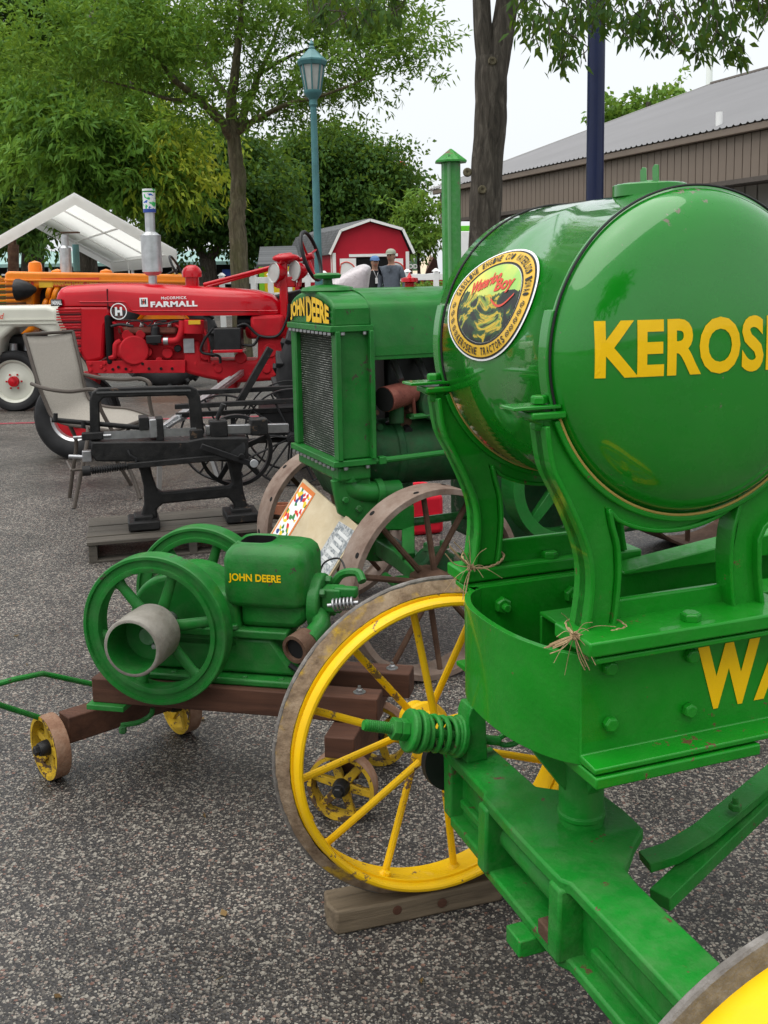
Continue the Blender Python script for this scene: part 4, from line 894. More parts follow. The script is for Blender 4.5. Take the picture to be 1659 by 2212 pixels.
feet = [(atz(160, 1098), lft[-6], cw(188, 956, 6.85)), (atz(150, 1075), lft[-11], cw(165, 956, 7.05)), (atz(303, 1078), rgt[-6], cw(274, 990, 7.1)), (V(-1.9, 7.45, 0), rgt[-14], rgt[-14]-V(0, 0, .2))]
for f_, t_, m_ in feet: f_ = f_-CO; MB().tube(smooth_path([t_, m_, m_+(f_-m_)*.5, f_], 4), .014, 8).build('leg', 'chair_frame', ch)
MB().tube([atz(160, 1098)-CO+V(0, 0, .26), atz(303, 1078)-CO+V(0, 0, .26)], .009, 8).build('stretcher', 'chair_frame', ch); MB().tube([atz(160, 1098)-CO+V(0, 0, .26), atz(150, 1075)-CO+V(0, 0, .26)], .009, 8).build('stretcher', 'chair_frame', ch)

# ---------------------------------------------------------------- wagon running gear of black iron wheels behind the saw
Bw = Fr(-.75, 7.3, radians(8))
bw_ = frame_thing('iron_wheel_cart', 'black iron cart with thin spoked wheels between the hacksaw and the radiator', 'cart', Bw)
for x, y, R in ((.08, 0, .36), (.10, .62, .36), (-.42, .3, .33), (.55, .1, .30)): spoked(bw_, (x, y, R), (.1, 1, 0), R, .04, .012, 12, .008, ('black_metal', 'black_metal', 'black_metal'), (.04, .06), rows=.015)
for z, y in ((.62, -.02), (.55, .04), (.68, .3)): MB().beam((-.75, y, z), (.95, y+.05, z+.02), .05, .035).build('frame_bar', 'cast_iron', bw_, .004)
MB().beam((-.30, .2, .6), (-.05, .25, 1.0), .05, .05).build('lever', 'cast_iron', bw_, .004)
MB().cyl((.08, -.08, .36), (.10, .7, .36), .02).cyl((-.42, .1, .33), (.55, .3, .30), .02).box((.1, .3, .47), (.5, .5, .2)).build('axle', 'black_metal', bw_)

# aluminium loading ramps leaning behind the saw
rp = thing('loading_ramp', 'aluminium loading ramp leaning between the patio chair and the red tractor', 'ramp')
a0, a1 = aty(345, 930, 6.9), aty(492, 822, 8.35); dlt = a1-a0; sd = nrm(V(.25, .95, .12))
for o_ in (0, .06, .30, .36): MB().beam(a0+sd*o_, a1+sd*o_, .025, .05).build('rail', 'galvanised', rp, .002)
for k in range(12): MB().beam(a0+dlt*(k+.5)/12+sd*.02, a0+dlt*(k+.5)/12+sd*.34, .05, .012).build('rung', 'aluminium', rp, .001)
MB().beam(a0+V(0, 0, -.02), V(a0[0]-.05, a0[1]+.1, 0), .03, .03).build('prop', 'aluminium', rp); MB().beam(a0+dlt*.45, V(a0[0]+.3, a0[1]+.6, 0), .03, .03).build('prop', 'aluminium', rp)

# ---------------------------------------------------------------- small cans and boxes by the radiator tractor
gc = atz(905, 1150); gt = thing('fuel_can', 'red plastic fuel can on the ground behind the rusty front wheel', 'can', gc, .3)
MB().box((0, 0, .12), (.26, .17, .24)).build('body', 'red_plastic', gt, .03, seg=3); MB().tube(smooth_path([(-.08, 0, .235), (-.06, 0, .285), (.05, 0, .285), (.07, 0, .235)], 4), .014, 8).build('handle', 'red_plastic', gt)
MB().cyl((.1, 0, .235), (.1, 0, .27), .025).build('cap', 'black_metal', gt); MB().box((0, -.0875, .08), (.2, .004, .015)).box((0, -.0875, .12), (.2, .004, .015)).build('rib', 'red_plastic', gt)
bx_ = atz(768, 1178); bt2 = thing('oil_box', 'white carton with yellow base behind the display board', 'box', bx_, -.2)
o = MB().box((0, 0, .13), (.26, .2, .2)).build('carton', 'white_paint', bt2, .004); plain('blue_print', (.03, .07, .3), .4)
MB().box((0, 0, .015), (.262, .202, .03)).build('tray', 'gold_print', bt2, .002); MB().box((-.05, -.1005, .17), (.1, .002, .06)).box((-.131, 0, .18), (.002, .12, .05)).build('print', 'blue_print', bt2)
pc_ = atz(612, 1160); pt_ = thing('clay_pipe', 'short terracotta coloured pipe standing beside the display board', 'pipe', pc_)
plain('terracotta', (.35, .13, .07), .7); MB().lathe([(0, .04), (0, .05), (.2, .05), (.2, .04)], (0, 0, 0), (0, 0, 1), 20, True).build('pipe', 'terracotta', pt_)

# ---------------------------------------------------------------- tractor tyre helper
def tyre_wheel(parent, c, axis, R, w, Rr, rim_mat, disc_mat, hub_mat=None, lugs=0, name='wheel', label=None):
    c = np.array(c, float); ax = nrm(axis); h = w/2
    k = R-Rr
    ty = MB().lathe([(-h*.6, Rr), (-h*.85, Rr+k*.15), (-h, Rr+k*.45), (-h*.92, Rr+k*.8), (-h*.6, R-.012), (-h*.25, R), (h*.25, R), (h*.6, R-.012), (h*.92, Rr+k*.8), (h, Rr+k*.45), (h*.85, Rr+k*.15), (h*.6, Rr)], c, ax, 64, True).build(name, 'rubber', parent, smooth=50)
    if label: tag(ty, label)
    u, v = perp(ax)
    for g in ([] if lugs else (-.5, 0, .5)): MB().lathe([(g*h*.5-.006, R-.004), (g*h*.5-.006, R+.005), (g*h*.5+.006, R+.005), (g*h*.5+.006, R-.004)], c, ax, 48, True).build('tread_rib', 'rubber', ty)
    for i in range(lugs):
        for s_ in (-1, 1):
            a = 2*pi*(i+.25*s_)/lugs; d = u*cos(a)+v*sin(a); a2 = a+.13; d2 = u*cos(a2)+v*sin(a2)
            q0 = c+d2*(R+.012); q1 = c+ax*s_*h*.98+d*(R-.03); MB().beam(q0, q1, .05, .06, up=d).build('tread_lug', 'rubber', ty, .008)
    rm = MB().lathe([(-h*.62, Rr+.012), (-h*.66, Rr), (-h*.5, Rr-.02), (0, Rr-.035), (h*.5, Rr-.02), (h*.66, Rr), (h*.62, Rr+.012), (h*.45, Rr-.01), (0, Rr-.025), (-h*.45, Rr-.01)], c, ax, 48, True).build('rim', rim_mat, ty)
    dk = MB().lathe([(-h*.15, Rr-.025), (-h*.25, Rr*.75), (-h*.1, Rr*.5), (-h*.35, Rr*.42), (-h*.4, 0)], c, ax, 40).build('disc', disc_mat, ty, smooth=60)
    if hub_mat:
        MB().lathe([(-h*.4, Rr*.26), (-h*.9, Rr*.24), (-h*1.0, Rr*.12), (-h*1.05, 0)], c, ax, 24).build('hub', hub_mat, ty, smooth=50)
        for i in range(6):
            a = 2*pi*i/6; d = u*cos(a)+v*sin(a); MB().bolt(c+d*Rr*.36-ax*h*.38, -ax, .012, .018).build('lug_nut', hub_mat, ty)
    return ty

# ---------------------------------------------------------------- red row-crop tractor
fa = thing('red_tractor', 'glossy red row crop tractor with silver muffler behind the patio chair', 'tractor', (-2.9, 8.85, 0))
FO = V(-2.9, 8.85, 0); zf = lambda x, y: (x/2.5, 384.9+y/2.5)
def fo(pts, Y):
    o = []
    for x, y in pts: q = aty(*zf(x, y), Y)-FO; o.append((q[0], q[2]))
    return o
def fp(x, y, Y): return aty(*zf(x, y), Y)-FO
NY, FY = 8.62, 9.08; ny, fy = NY-8.85, FY-8.85
# hood: rounded section lofted along the length
hood_top = [(290, 655), (296, 620), (318, 600), (350, 590), (460, 583), (580, 578), (760, 578), (1000, 590), (1130, 600), (1260, 607), (1380, 618), (1460, 640), (1505, 680), (1522, 715)]
hood_bot = [(300, 690), (310, 690), (330, 690), (360, 690), (460, 690), (590, 690), (760, 740), (1000, 742), (1130, 742), (1260, 742), (1380, 740), (1460, 737), (1505, 733), (1522, 728)]
rings = []
for (xt, yt), (xb, yb) in zip(hood_top, hood_bot):
    q, b = fp(xt, yt, NY), fp(xb, yb, NY); zt2, zb2 = q[2]+.02, b[2]; x = (q[0]+b[0])/2 if xt < 300 else q[0]
    k = 1.0 if xt > 340 else (.82+.18*(xt-290)/50); k *= 1.0 if xt < 1380 else max(.35, 1-(xt-1380)/220)
    h = zt2-zb2; ww = .23*k
    sec = [(-1, 0), (-1.0, .45), (-.97, .65), (-.88, .82), (-.7, .93), (-.4, .985), (0, 1), (.4, .985), (.7, .93), (.88, .82), (.97, .65), (1, .45), (1, 0)]
    rings.append([(x, ww*a, zb2+h*b_) for a, b_ in sec])
hf = MB().loft(rings).build('hood', 'red_paint', fa, smooth=50)
gr = fo([(300, 690), (590, 690), (595, 760), (570, 800), (560, 980), (470, 1000), (448, 980), (330, 780), (310, 720)], NY)
grl = MB().prism(gr, ny, fy).build('radiator_shell', 'red_paint', fa, .03, seg=3)
plain('red_dark_slot', (.05, .002, .004), .6)
for k in range(19):
    y = 708+k*14.2; x0 = 318+max(0, (k-4))*7.2; x0 = min(x0, 440); a, b = fp(x0, y, NY), fp(438, y, NY)
    if b[0]-a[0] > .03: MB().box(((a[0]+b[0])/2-.01, ny-.003, a[2]), (b[0]-a[0]+.02, .012, .012)).build('grille_bar', 'red_dark_slot' if k % 3 == 2 else 'red_paint', grl, .002)
a = fp(312, 672, NY); bd_ = MB().box((a[0]-.01, ny+.03, a[2]), (.09, .10, .055)).build('nose_badge', 'black_print', grl, .004)
tx = MB(); text(tx, 'FARMALL', lambda u, v: (a[0]-.045+u, ny-.0215, a[2]-.018+v), bold=.04, w=.085, h=.036); tx.build('lettering', 'white_print', grl, smooth=0)
MB().tube(smooth_path([fp(430, 668, NY-.004), fp(560, 668, NY-.004), fp(665, 668, NY-.004), fp(692, 690, NY-.004), fp(712, 712, NY-.004), fp(760, 716, NY-.004), fp(1100, 716, NY-.004), fp(1500, 716, NY-.004)], 5), .006, 8).build('trim_bead', 'red_paint', hf, .002)
tx = MB(); a = fp(642, 719, NY)
tx.lathe([(0, .062), (0, .070)], (a[0], ny-.010, a[2]), (0, 1, 0), 40); text(tx, 'H', lambda u, v: (a[0]-.03+u, ny-.010, a[2]-.036+v), bold=.06, w=.06, h=.072)
o_ = fp(815, 697, NY); text(tx, 'FARMALL', lambda u, v: (o_[0]+u, ny-.010, o_[2]+v), bold=.05, space=1.12, w=fp(1068, 697, NY)[0]-o_[0], h=.048)
o2 = fp(872, 655, NY); text(tx, 'McCORMICK', lambda u, v: (o2[0]+u, ny-.010, o2[2]+v), bold=.03, space=1.15, w=fp(1010, 662, NY)[0]-o2[0], h=.024)
tx.build('lettering', 'white_print', hf, smooth=0)
a = fp(777, 670, NY); lg = MB().box((a[0], ny-.006, a[2]), (.068, .003, .075)).build('logo_plate', 'white_print', hf)
mk = MB(); mk.box((a[0], ny-.0085, a[2]+.006), (.012, .002, .042)); mk.build('logo_mark', 'red_print', hf)
mk = MB(); [mk.box((a[0]+sx*.015, ny-.0085, a[2]+.004), (.010, .002, .044)) for sx in (-1, 1)]; mk.box((a[0], ny-.0088, a[2]+.004), (.03, .002, .009)); mk.build('logo_mark', 'black_print', hf)
MB().box((fp(580, 640, NY)[0], 0, fp(580, 640, NY)[2]-.02), (.008, .466, .17)).build('hood_seam', 'red_dark_slot', hf)
a = fp(1040, 600, 8.85); MB().lathe([(-.04, .06), (.07, .06), (.075, .085), (.12, .085), (.15, .07), (.175, .04), (.18, 0)], (a[0], 0, a[2]+.03), (0, 0, 1), 24).build('air_precleaner', 'red_paint', fa)
MB().cyl((a[0], 0, a[2]-.02), (a[0], 0, a[2]+.08), .058).build('glass_bowl', 'glass_frost', fa)
# muffler and the can over its end
m0, m1, m2, m3, m4 = fp(825, 620, 8.8), fp(825, 525, 8.8), fp(812, 290, 8.8), fp(808, 180, 8.8), fp(803, 65, 8.8)
mu = MB().cyl(m0, m1, .035).cyl(m1, m1+V(0, 0, .03), .05, .085).cyl(m1+V(0, 0, .03), m2-V(0, 0, .03), .085).cyl(m2-V(0, 0, .03), m2, .085, .045).cyl(m2, m3, .042).build('muffler', 'galvanised', fa, smooth=30)
MB().cyl(m0-V(0, 0, .06), m0+V(0, 0, .02), .04).build('exhaust_pipe', 'cast_iron', fa)
cn = thing('drink_can', 'white blue and green tin upturned over the silver muffler pipe', 'can', m3+FO-V(0, 0, .01))
hc = m4[2]-m3[2]+.02
s = NT('can_print', .3, metal=.2); vn = s.n('ShaderNodeTexNoise'); vn.inputs['Scale'].default_value = 22; s.L(s.co, vn.inputs['Vector']); s.color(s.ramp(vn.outputs['Fac'], [(.3, (.05, .45, .12)), (.45, (.72, .75, .75)), (.55, (.75, .77, .78)), (.62, (.02, .1, .45))], 'CONSTANT'))
MB().cyl((0, 0, 0), (0, 0, hc), .053, n=28).build('can', 'can_print', cn); MB().lathe([(0, .0535), (.03, .0535)], (0, 0, .0), (0, 0, 1), 28).build('band', 'blue_print', cn); MB().lathe([(0, .0535), (.012, .0535)], (0, 0, hc-.03), (0, 0, 1), 28).build('band', 'green_frame', cn)
# engine, frame rails, transmission
MB().prism(fo([(600, 770), (1090, 765), (1100, 985), (590, 985)], NY+.09), ny+.09, fy-.09).build('engine_block', 'red_matte', fa, .02)
MB().prism(fo([(462, 988), (1000, 982), (1000, 1052), (480, 1055)], NY-.01), ny-.01, ny+.02).build('frame_rail', 'red_matte', fa, .004)
MB().prism(fo([(462, 988), (1000, 982), (1000, 1052), (480, 1055)], NY-.01), fy-.02, fy+.01).build('frame_rail', 'red_matte', fa, .004)
sh = MB().cyl((0, 0, 0), (0, -.006, 0), .012, n=12).mesh('slot', 'dark_hole')
for x, y in ((610, 1032), (640, 1020), (680, 1030), (770, 1002), (805, 1028), (870, 1028), (930, 1028)): put('slot', sh, fa, fp(x, y, NY-.012))
sb = MB().bolt((0, 0, 0), (0, -1, 0), .014, .012).mesh('bolt', 'red_matte')
for x, y in ((490, 1003), (490, 1037), (548, 1018), (565, 1000), (565, 1033), (705, 1003), (705, 1035), (1057, 1000)): put('bolt', sb, fa, fp(x, y, NY-.011))
MB().prism(fo([(990, 870), (1080, 880), (1090, 1000), (1530, 990), (1530, 850), (1400, 850), (1395, 1000), (1530, 1000), (1530, 1090), (1250, 1110), (1100, 1080), (1000, 1045)][0:2]+[(1090, 985), (1390, 985), (1390, 860), (1540, 850), (1540, 1090), (1250, 1108), (1100, 1080), (990, 1050)], NY+.03), ny+.03, fy-.03).build('transmission', 'red_matte', fa, .03, seg=3)
MB().prism(fo([(1160, 1080), (1290, 1085), (1270, 1145), (1225, 1168), (1180, 1130)], NY+.08), ny+.1, fy-.1).build('drain_boss', 'red_matte', fa, .02)
MB().cyl(fp(725, 930, NY-.02), fp(725, 930, NY+.1), .125, .13, 32).cyl(fp(665, 930, NY-.0), fp(665, 930, NY+.1), .07, .08, 24).build('timing_cover', 'red_matte', fa, .012)
MB().tube(smooth_path([fp(985, 770, NY), fp(980, 830, NY-.01), fp(955, 875, NY-.01), fp(895, 880, NY-.01), fp(850, 880, NY)], 5), .03, 14).build('intake_pipe', 'red_matte', fa)
MB().cyl(fp(885, 880, NY-.01), fp(910, 880, NY-.01), .035, n=20).build('hose_clamp', 'steel', fa)
MB().cyl(fp(838, 800, NY+.01), fp(838, 900, NY+.01), .035, .045, 14).box(fp(835, 870, NY), (.13, .09, .07)).build('carburettor', 'black_metal', fa, .008)
MB().cyl(fp(1048, 765, NY), fp(1048, 840, NY), .085, .085, 28).build('oil_filter', 'red_matte', fa, .006); MB().box(fp(1050, 778, NY-.085), (.10, .004, .035)).build('filter_label', 'gold_print', fa)
MB().box(fp(600, 870, NY+.08), (.05, .2, .42)).build('fan_shroud_gap', 'dark_hole', fa, .02); MB().tube(smooth_path([fp(650, 880, NY+.02), fp(625, 900, NY), fp(620, 960, NY), fp(590, 970, NY)], 5), .025, 10).build('lower_hose', 'red_matte', fa)  # near-black box stands in for the shaded gap behind the radiator
MB().cyl(fp(1020, 905, NY+.02), fp(1022, 906, NY+.01), .0, .0, 4).box(fp(1020, 905, NY+.02), (.09, .004, .12)).build('serial_plate', 'steel', fa)
bt3 = MB().box(fp(1237, 868, NY-.02), (.225, .19, .19)).build('battery', 'black_metal', fa, .008); MB().box(fp(1240, 930, NY-.02), (.25, .22, .025)).build('battery_tray', 'red_paint', fa, .004)
for k, pts in enumerate(([(1280, 800), (1330, 790), (1400, 850), (1500, 850), (1550, 760), (1560, 680)], [(1150, 810), (1100, 880), (1090, 940), (1180, 960), (1190, 1000)], [(1400, 850), (1370, 900), (1310, 900)], [(600, 800), (650, 790), (720, 800)])):
    MB().tube(smooth_path([fp(x, y, NY-.04) for x, y in pts], 6), .012, 8).build('cable', 'black_metal', fa)
for k in range(4):
    x = 690+k*75; MB().cyl(fp(x, 800, NY+.09), fp(x, 785, NY+.03), .018, .012, 10).build('spark_plug', 'white_paint', fa); MB().tube(smooth_path([fp(x, 785, NY+.03), fp(x+10, 775, NY), fp(x+60, 772, NY), fp(800, 800, NY)], 5), .006, 6).build('plug_wire', 'black_metal', fa)
MB().beam(fp(640, 822, NY+.06), fp(960, 822, NY+.06), .07, .06).build('manifold', 'rust_red', fa, .02)
for x, y, r, m_ in ((760, 845, .04, 'red_matte'), (690, 850, .05, 'red_matte'), (800, 940, .035, 'red_matte'), (905, 945, .045, 'red_matte'), (960, 920, .03, 'black_metal'), (860, 985, .03, 'red_matte'), (640, 960, .035, 'red_matte'), (1110, 960, .04, 'red_matte'), (1300, 970, .05, 'red_matte'), (1180, 1030, .035, 'red_matte'), (1440, 1030, .04, 'red_matte'), (1460, 930, .06, 'red_matte')):
    MB().cyl(fp(x, y, NY+.1), fp(x, y, NY+.02), r*1.1, r, 16).build('boss', m_, fa, .006)
for x, y in ((600, 900), (655, 1000), (1350, 1060), (1150, 1000), (1250, 1060), (1480, 1060), (930, 905), (770, 905)): put('bolt', sb, fa, fp(x, y, NY+.02))
for x, y, x2, y2 in ((610, 780, 660, 830), (930, 780, 1000, 850), (1090, 790, 1130, 990)): MB().tube(smooth_path([fp(x, y, NY+.03), fp((x+x2)/2+15, (y+y2)/2, NY), fp(x2, y2, NY+.03)], 5), .012, 8).build('pipe', 'red_matte', fa)
# steering rod, post, lamps, wheel
MB().cyl(fp(1100, 575, 8.8), fp(1680, 425, 8.8), .016).build('steering_rod', 'red_paint', fa); MB().cyl(fp(1110, 590, 8.85), fp(1540, 470, 8.85), .012).build('throttle_rod', 'red_paint', fa)
MB().beam(fp(1537, 880, 8.75), fp(1530, 450, 8.75), .07, .07, up=(1, 0, 0)).build('steering_post', 'red_paint', fa, .015)
MB().cyl(fp(1505, 440, 8.72), fp(1575, 432, 8.78), .05, n=16).sphere(fp(1545, 432, 8.75), (.12, .08, .04)).build('steering_bracket', 'red_paint', fa, .006)
MB().beam(fp(1480, 560, 8.75), fp(1600, 560, 8.75), .05, .09).build('lamp_bracket', 'red_paint', fa, .01)
for x, y in ((1480, 510), (1592, 500)):
    c_ = fp(x, y, 8.7); ax_ = nrm(V(-.75, -.6, .05)); lm = MB().lathe([(-.0, .085), (.03, .08), (.08, .06), (.12, .03), (.13, 0)], c_, -ax_, 24).build('headlamp', 'red_paint', fa); MB().lathe([(.0, 0.0), (.0, .078), (.008, .084), (.0, .086)], c_, ax_, 24).build('lens', 'glass_frost', lm); MB().cyl(c_-ax_*.05-V(0, 0, .06), c_-ax_*.04-V(0, 0, .13), .02).build('lamp_stem', 'red_paint', lm)
wc = aty(672, 553, 8.75)-FO; wax = nrm(V(1, -.25, .28)); wu, wv_ = perp(wax)
sw = MB().tube([wc+(wu*cos(t)+wv_*sin(t))*.21 for t in np.linspace(0, 2*pi, 41)[:-1]], .016, 8, True).build('steering_wheel', 'black_metal', fa)
for a in (.3, 2.4, 4.5): MB().tube([wc-wax*.03, wc+(wu*cos(a)+wv_*sin(a))*.2], .01, 8).build('spoke', 'red_paint', sw)
MB().cyl(wc-wax*.05, wc+wax*.02, .03).build('hub', 'red_paint', sw)
MB().box(fp(1450, 800, 8.75), (.28, .26, .2)).cyl(fp(1330, 800, 8.85), fp(1440, 800, 8.85), .11).build('clutch_housing', 'red_matte', fa, .03); MB().cyl(fp(1285, 775, 8.8), fp(1410, 775, 8.8), .07).build('starter_motor', 'black_metal', fa, .01)
MB().prism(fo([(1440, 640), (1620, 600), (1660, 600), (1660, 840), (1540, 860), (1450, 780)], 8.95), .0, .15).build('platform', 'black_metal', fa, .02)
# wheels
fw = aty(162, 906, 8.68)-FO
tyre_wheel(fa, (fw[0], -.17, .36), (.16, 1, 0), .36, .15, .2, 'aluminium', 'red_matte', 'red_paint', label='near front tyre of the red tractor')
tyre_wheel(fa, (fw[0]-.03, .14, .36), (.16, 1, 0), .36, .15, .2, 'aluminium', 'red_matte', 'red_paint')
MB().cyl((fw[0], -.2, .36), (fw[0], .2, .36), .035).beam((fw[0], 0, .38), (fw[0]+.12, 0, .72), .16, .16).build('front_pedestal', 'red_matte', fa, .02)
for s_ in (-1, 1): tyre_wheel(fa, (aty(775, 835, 8.3)[0]+2.9, s_*.72, .68), (0, 1, 0), .66, .28, .46, 'aluminium', 'red_paint', 'red_paint', lugs=20, name='rear_wheel')
MB().cyl((aty(775, 835, 8.3)[0]+2.9, -.72, .68), (aty(775, 835, 8.3)[0]+2.9, .72, .68), .08).build('rear_axle', 'red_matte', fa)
MB().box((aty(775, 835, 8.3)[0]+2.8, 0, .85), (.7, .5, .5)).build('rear_housing', 'red_matte', fa, .05)

# ---------------------------------------------------------------- cream tractor
fd = thing('cream_tractor', 'pale cream tractor with red hub caps at the left edge', 'tractor', (-4.45, 12.35, 0)); DO = V(-4.45, 12.35, 0)
dp = lambda x, y, Y: aty(x, y, Y)-DO
def do(pts, Y): return [(dp(x, y, Y)[0], dp(x, y, Y)[2]) for x, y in pts]
hn = do([(-200, 668), (-60, 662), (100, 660), (122, 668), (126, 700), (128, 830), (108, 830), (100, 718), (70, 705), (30, 708), (0, 735), (-6, 790), (-40, 790), (-60, 740), (-200, 740)], 12.0)
hh_ = MB().prism(hn, -.35, .25).build('hood', 'cream_paint', fd, .05, seg=4)
MB().beam(dp(-150, 694, 11.99), dp(122, 690, 11.99), .012, .012).beam(dp(-150, 702, 11.99), dp(122, 698, 11.99), .012, .012).build('trim', 'cream_paint', hh_)
tx = MB(); a = dp(-22, 690, 11.985); text(tx, 'Ford', lambda u, v: (a[0]+u+v*.3, a[1], a[2]+v), bold=.01, w=.15, h=.07); tx.build('lettering', 'red_print', hh_, smooth=0)
MB().prism(do([(-150, 730), (125, 720), (125, 850), (-150, 850)], 12.25), -.05, .2).build('engine', 'black_metal', fd, .03)
for x, y, r in ((30, 742, .05), (60, 735, .045), (45, 770, .06), (15, 760, .05), (80, 770, .05)): MB().cyl(dp(x, y, 12.2), dp(x, y+22, 12.2), r, n=14).build('engine_part', random.choice(['red_matte', 'black_metal', 'steel']), fd)
fw2 = dp(31, 822, 12.1); tyre_wheel(fd, (fw2[0], -.22, .36), (.05, 1, 0), .365, .16, .255, 'cream_paint', 'cream_paint', 'red_paint')
fw3 = dp(150, 805, 13.2); tyre_wheel(fd, (fw2[0]+.3, .95, .36), (.05, 1, 0), .365, .16, .255, 'cream_paint', 'cream_paint', 'red_paint')
tyre_wheel(fd, (-2.1, -.35, .62), (0, 1, 0), .62, .3, .4, 'cream_paint', 'red_paint', 'red_paint', lugs=16, name='rear_wheel')
MB().cyl((fw2[0], -.3, .38), (fw2[0]+.3, 1.0, .38), .04).box((fw2[0]-.1, .3, .5), (.2, .3, .35)).build('front_axle', 'red_matte', fd)

# ---------------------------------------------------------------- orange tractor
MO = V(-6.0, 15.3, 0); mm = thing('orange_tractor', 'orange tractor with black headlamp behind the red tractor', 'tractor', MO)
zm = lambda x, y: (x*420/1659/1.507, (850+y*420/1659)/1.507)
mp = lambda x, y, Y=15.0: aty(*zm(x, y), Y)-MO
mo = lambda pts, Y=15.0: [(mp(x, y, Y)[0], mp(x, y, Y)[2]) for x, y in pts]
h0_ = mo([(50, 180), (60, 145), (100, 130), (300, 135), (1300, 150), (2380, 172), (2400, 200), (2400, 335), (700, 342), (490, 344), (445, 370), (428, 440), (430, 900), (300, 960), (85, 900), (70, 560)])
mh = MB().prism(h0_, -.29, .29).build('hood', 'orange_paint', mm, .05, seg=4)
MB().beam(mp(52, 243, 14.99), mp(2390, 268, 14.99), .02, .03).build('hood_bead', 'orange_paint', mh, .006)
plain('orange_slot', (.10, .04, .01), .7)
for k in range(16): a = mp(150, 285+k*37); MB().box((a[0], -.29, a[2]), (.42, .02, .03)).build('grille_slot', 'orange_slot' if k % 2 else 'orange_paint', mm, .003)
c_ = mp(215, 370, 14.9); lm = MB().lathe([(0, .16), (.05, .16), (.16, .12), (.28, .04), (.3, 0)], c_, (1, -.05, 0), 24).build('headlamp', 'black_metal', mm); MB().lathe([(0, 0), (-.02, .10), (0, .155)], c_, (1, -.05, 0), 24).build('lens', 'glass_frost', lm)
e_ = mp(368, 295); bd2 = MB().cyl((e_[0], -.292, e_[2]), (e_[0], -.297, e_[2]), .075, n=24).build('round_badge', 'red_print', mm); tx = MB(); text(tx, 'U', lambda u, v: (e_[0]-.03+u, -.299, e_[2]-.035+v), bold=.05, w=.06, h=.07); tx.build('lettering', 'gold_print', bd2, smooth=0)
a = mp(535, 325); b = mp(1280, 325); st_ = MB().box(((a[0]+b[0])/2, -.294, a[2]+.055), (b[0]-a[0], .006, .115)).build('name_strip', 'red_print', mm)
tx = MB(); a = mp(648, 316); text(tx, 'MINNEAPOLIS MOLINE', lambda u, v: (a[0]+u, -.299, a[2]+v), bold=.03, w=mp(1080, 316)[0]-a[0], h=.075); tx.build('lettering', 'gold_print', st_, smooth=0)
tx = MB(); a = mp(1120, 316); text(tx, 'DIESEL', lambda u, v: (a[0]+u, -.299, a[2]+v), bold=.03, w=mp(1275, 316)[0]-a[0], h=.065); tx.build('lettering', 'gold_print', st_, smooth=0)
MB().box(mp(590, 295)+V(0, -.29, 0)*0+V(0, 0, 0), (.2, .01, .1)).build('crest', 'gold_print', mm)
MB().prism(mo([(430, 342), (2400, 342), (2400, 900), (430, 900)], 15.2), .0, .2).build('engine', 'black_metal', mm, .02)
for x, y, r in ((620, 380, .12), (560, 540, .09), (700, 420, .14), (650, 520, .1)): MB().cyl(mp(x, y, 15.1), mp(x+60, y+20, 15.1), r, n=16).build('engine_part', 'orange_paint', mm, .02)
for x in (456, 1365, 740): a = mp(x, 150, 15.3); MB().lathe([(-.05, .10), (.1, .10), (.15, .085), (.18, 0)], (a[0], 0, a[2]) if x == 456 else (a[0], 0, a[2]-.12), (0, 0, 1), 20).build('cap', 'orange_paint', mm)
a, b, c2 = aty(143, 590, 15.3)-MO, aty(141, 536, 15.3)-MO, aty(140, 507, 15.3)-MO
MB().cyl(a, b, .085).cyl(b, b+V(0, 0, .04), .085, .05).cyl(b, c2, .055).build('muffler', 'galvanised', mm); MB().box(c2+V(.08, 0, .03), (.26, .12, .02)).build('rain_flap', 'rust_dark', mm)
MB().cyl(aty(166, 586, 15.6)-MO, aty(163, 528, 15.6)-MO, .05).build('air_stack', 'teal_paint', mm)
wc = aty(383, 582, 15.3)-MO; wax = nrm(V(1, 0, .5)); wu, wv_ = perp(wax); sw = MB().tube([wc+(wu*cos(t)+wv_*sin(t))*.22 for t in np.linspace(0, 2*pi, 33)[:-1]], .018, 8, True).build('steering_wheel', 'black_metal', mm); MB().tube([wc, wc+V(-.5, 0, -.25)], .02, 8).build('steering_column', 'black_metal', mm)
tyre_wheel(mm, (mp(200, 900)[0], -.5, .4), (0, 1, 0), .4, .16, .25, 'orange_paint', 'orange_paint', None); tyre_wheel(mm, (mp(2200, 900)[0], -.7, .72), (0, 1, 0), .72, .35, .45, 'orange_paint', 'orange_paint', None, lugs=16, name='rear_wheel')
# green tractor nose and rusty stacks at the far left edge
go = thing('green_tractor', 'dark green tractor nose behind the orange tractor at the left edge', 'tractor', (-7.3, 17.4, 0)); GO = V(-7.3, 17.4, 0)
MB().prism([(aty(x, y, 17.2)[0]-GO[0], aty(x, y, 17.2)[2]) for x, y in ((-120, 612), (12, 612), (20, 640), (20, 760), (-120, 760))], -.3, .3).build('hood', 'green_deere', go, .06); MB().prism([(aty(x, y, 17.2)[0]-GO[0], aty(x, y, 17.2)[2]) for x, y in ((-120, 600), (14, 600), (14, 613), (-120, 613))], -.31, .31).build('stripe', 'orange_paint', go, .02)
MB().cyl((0, -.2, .4), (0, .2, .4), .4, n=28).build('wheel', 'rubber', go, .05); MB().cyl((-1.2, -.3, .6), (-1.2, .3, .6), .6, n=28).build('wheel', 'rubber', go, .05)
for x, Yd, hh in ((30, 17.4, 545), (28, 17.4, 524)):
    pass
a, b = aty(29, 605, 17.4)-GO, aty(29, 528, 17.4)-GO; MB().cyl(a, b, .09).cyl(b, b+V(0, 0, .12), .05).box(b+V(.03, 0, .14), (.25, .1, .02)).build('exhaust_stack', 'rust_dark', go)
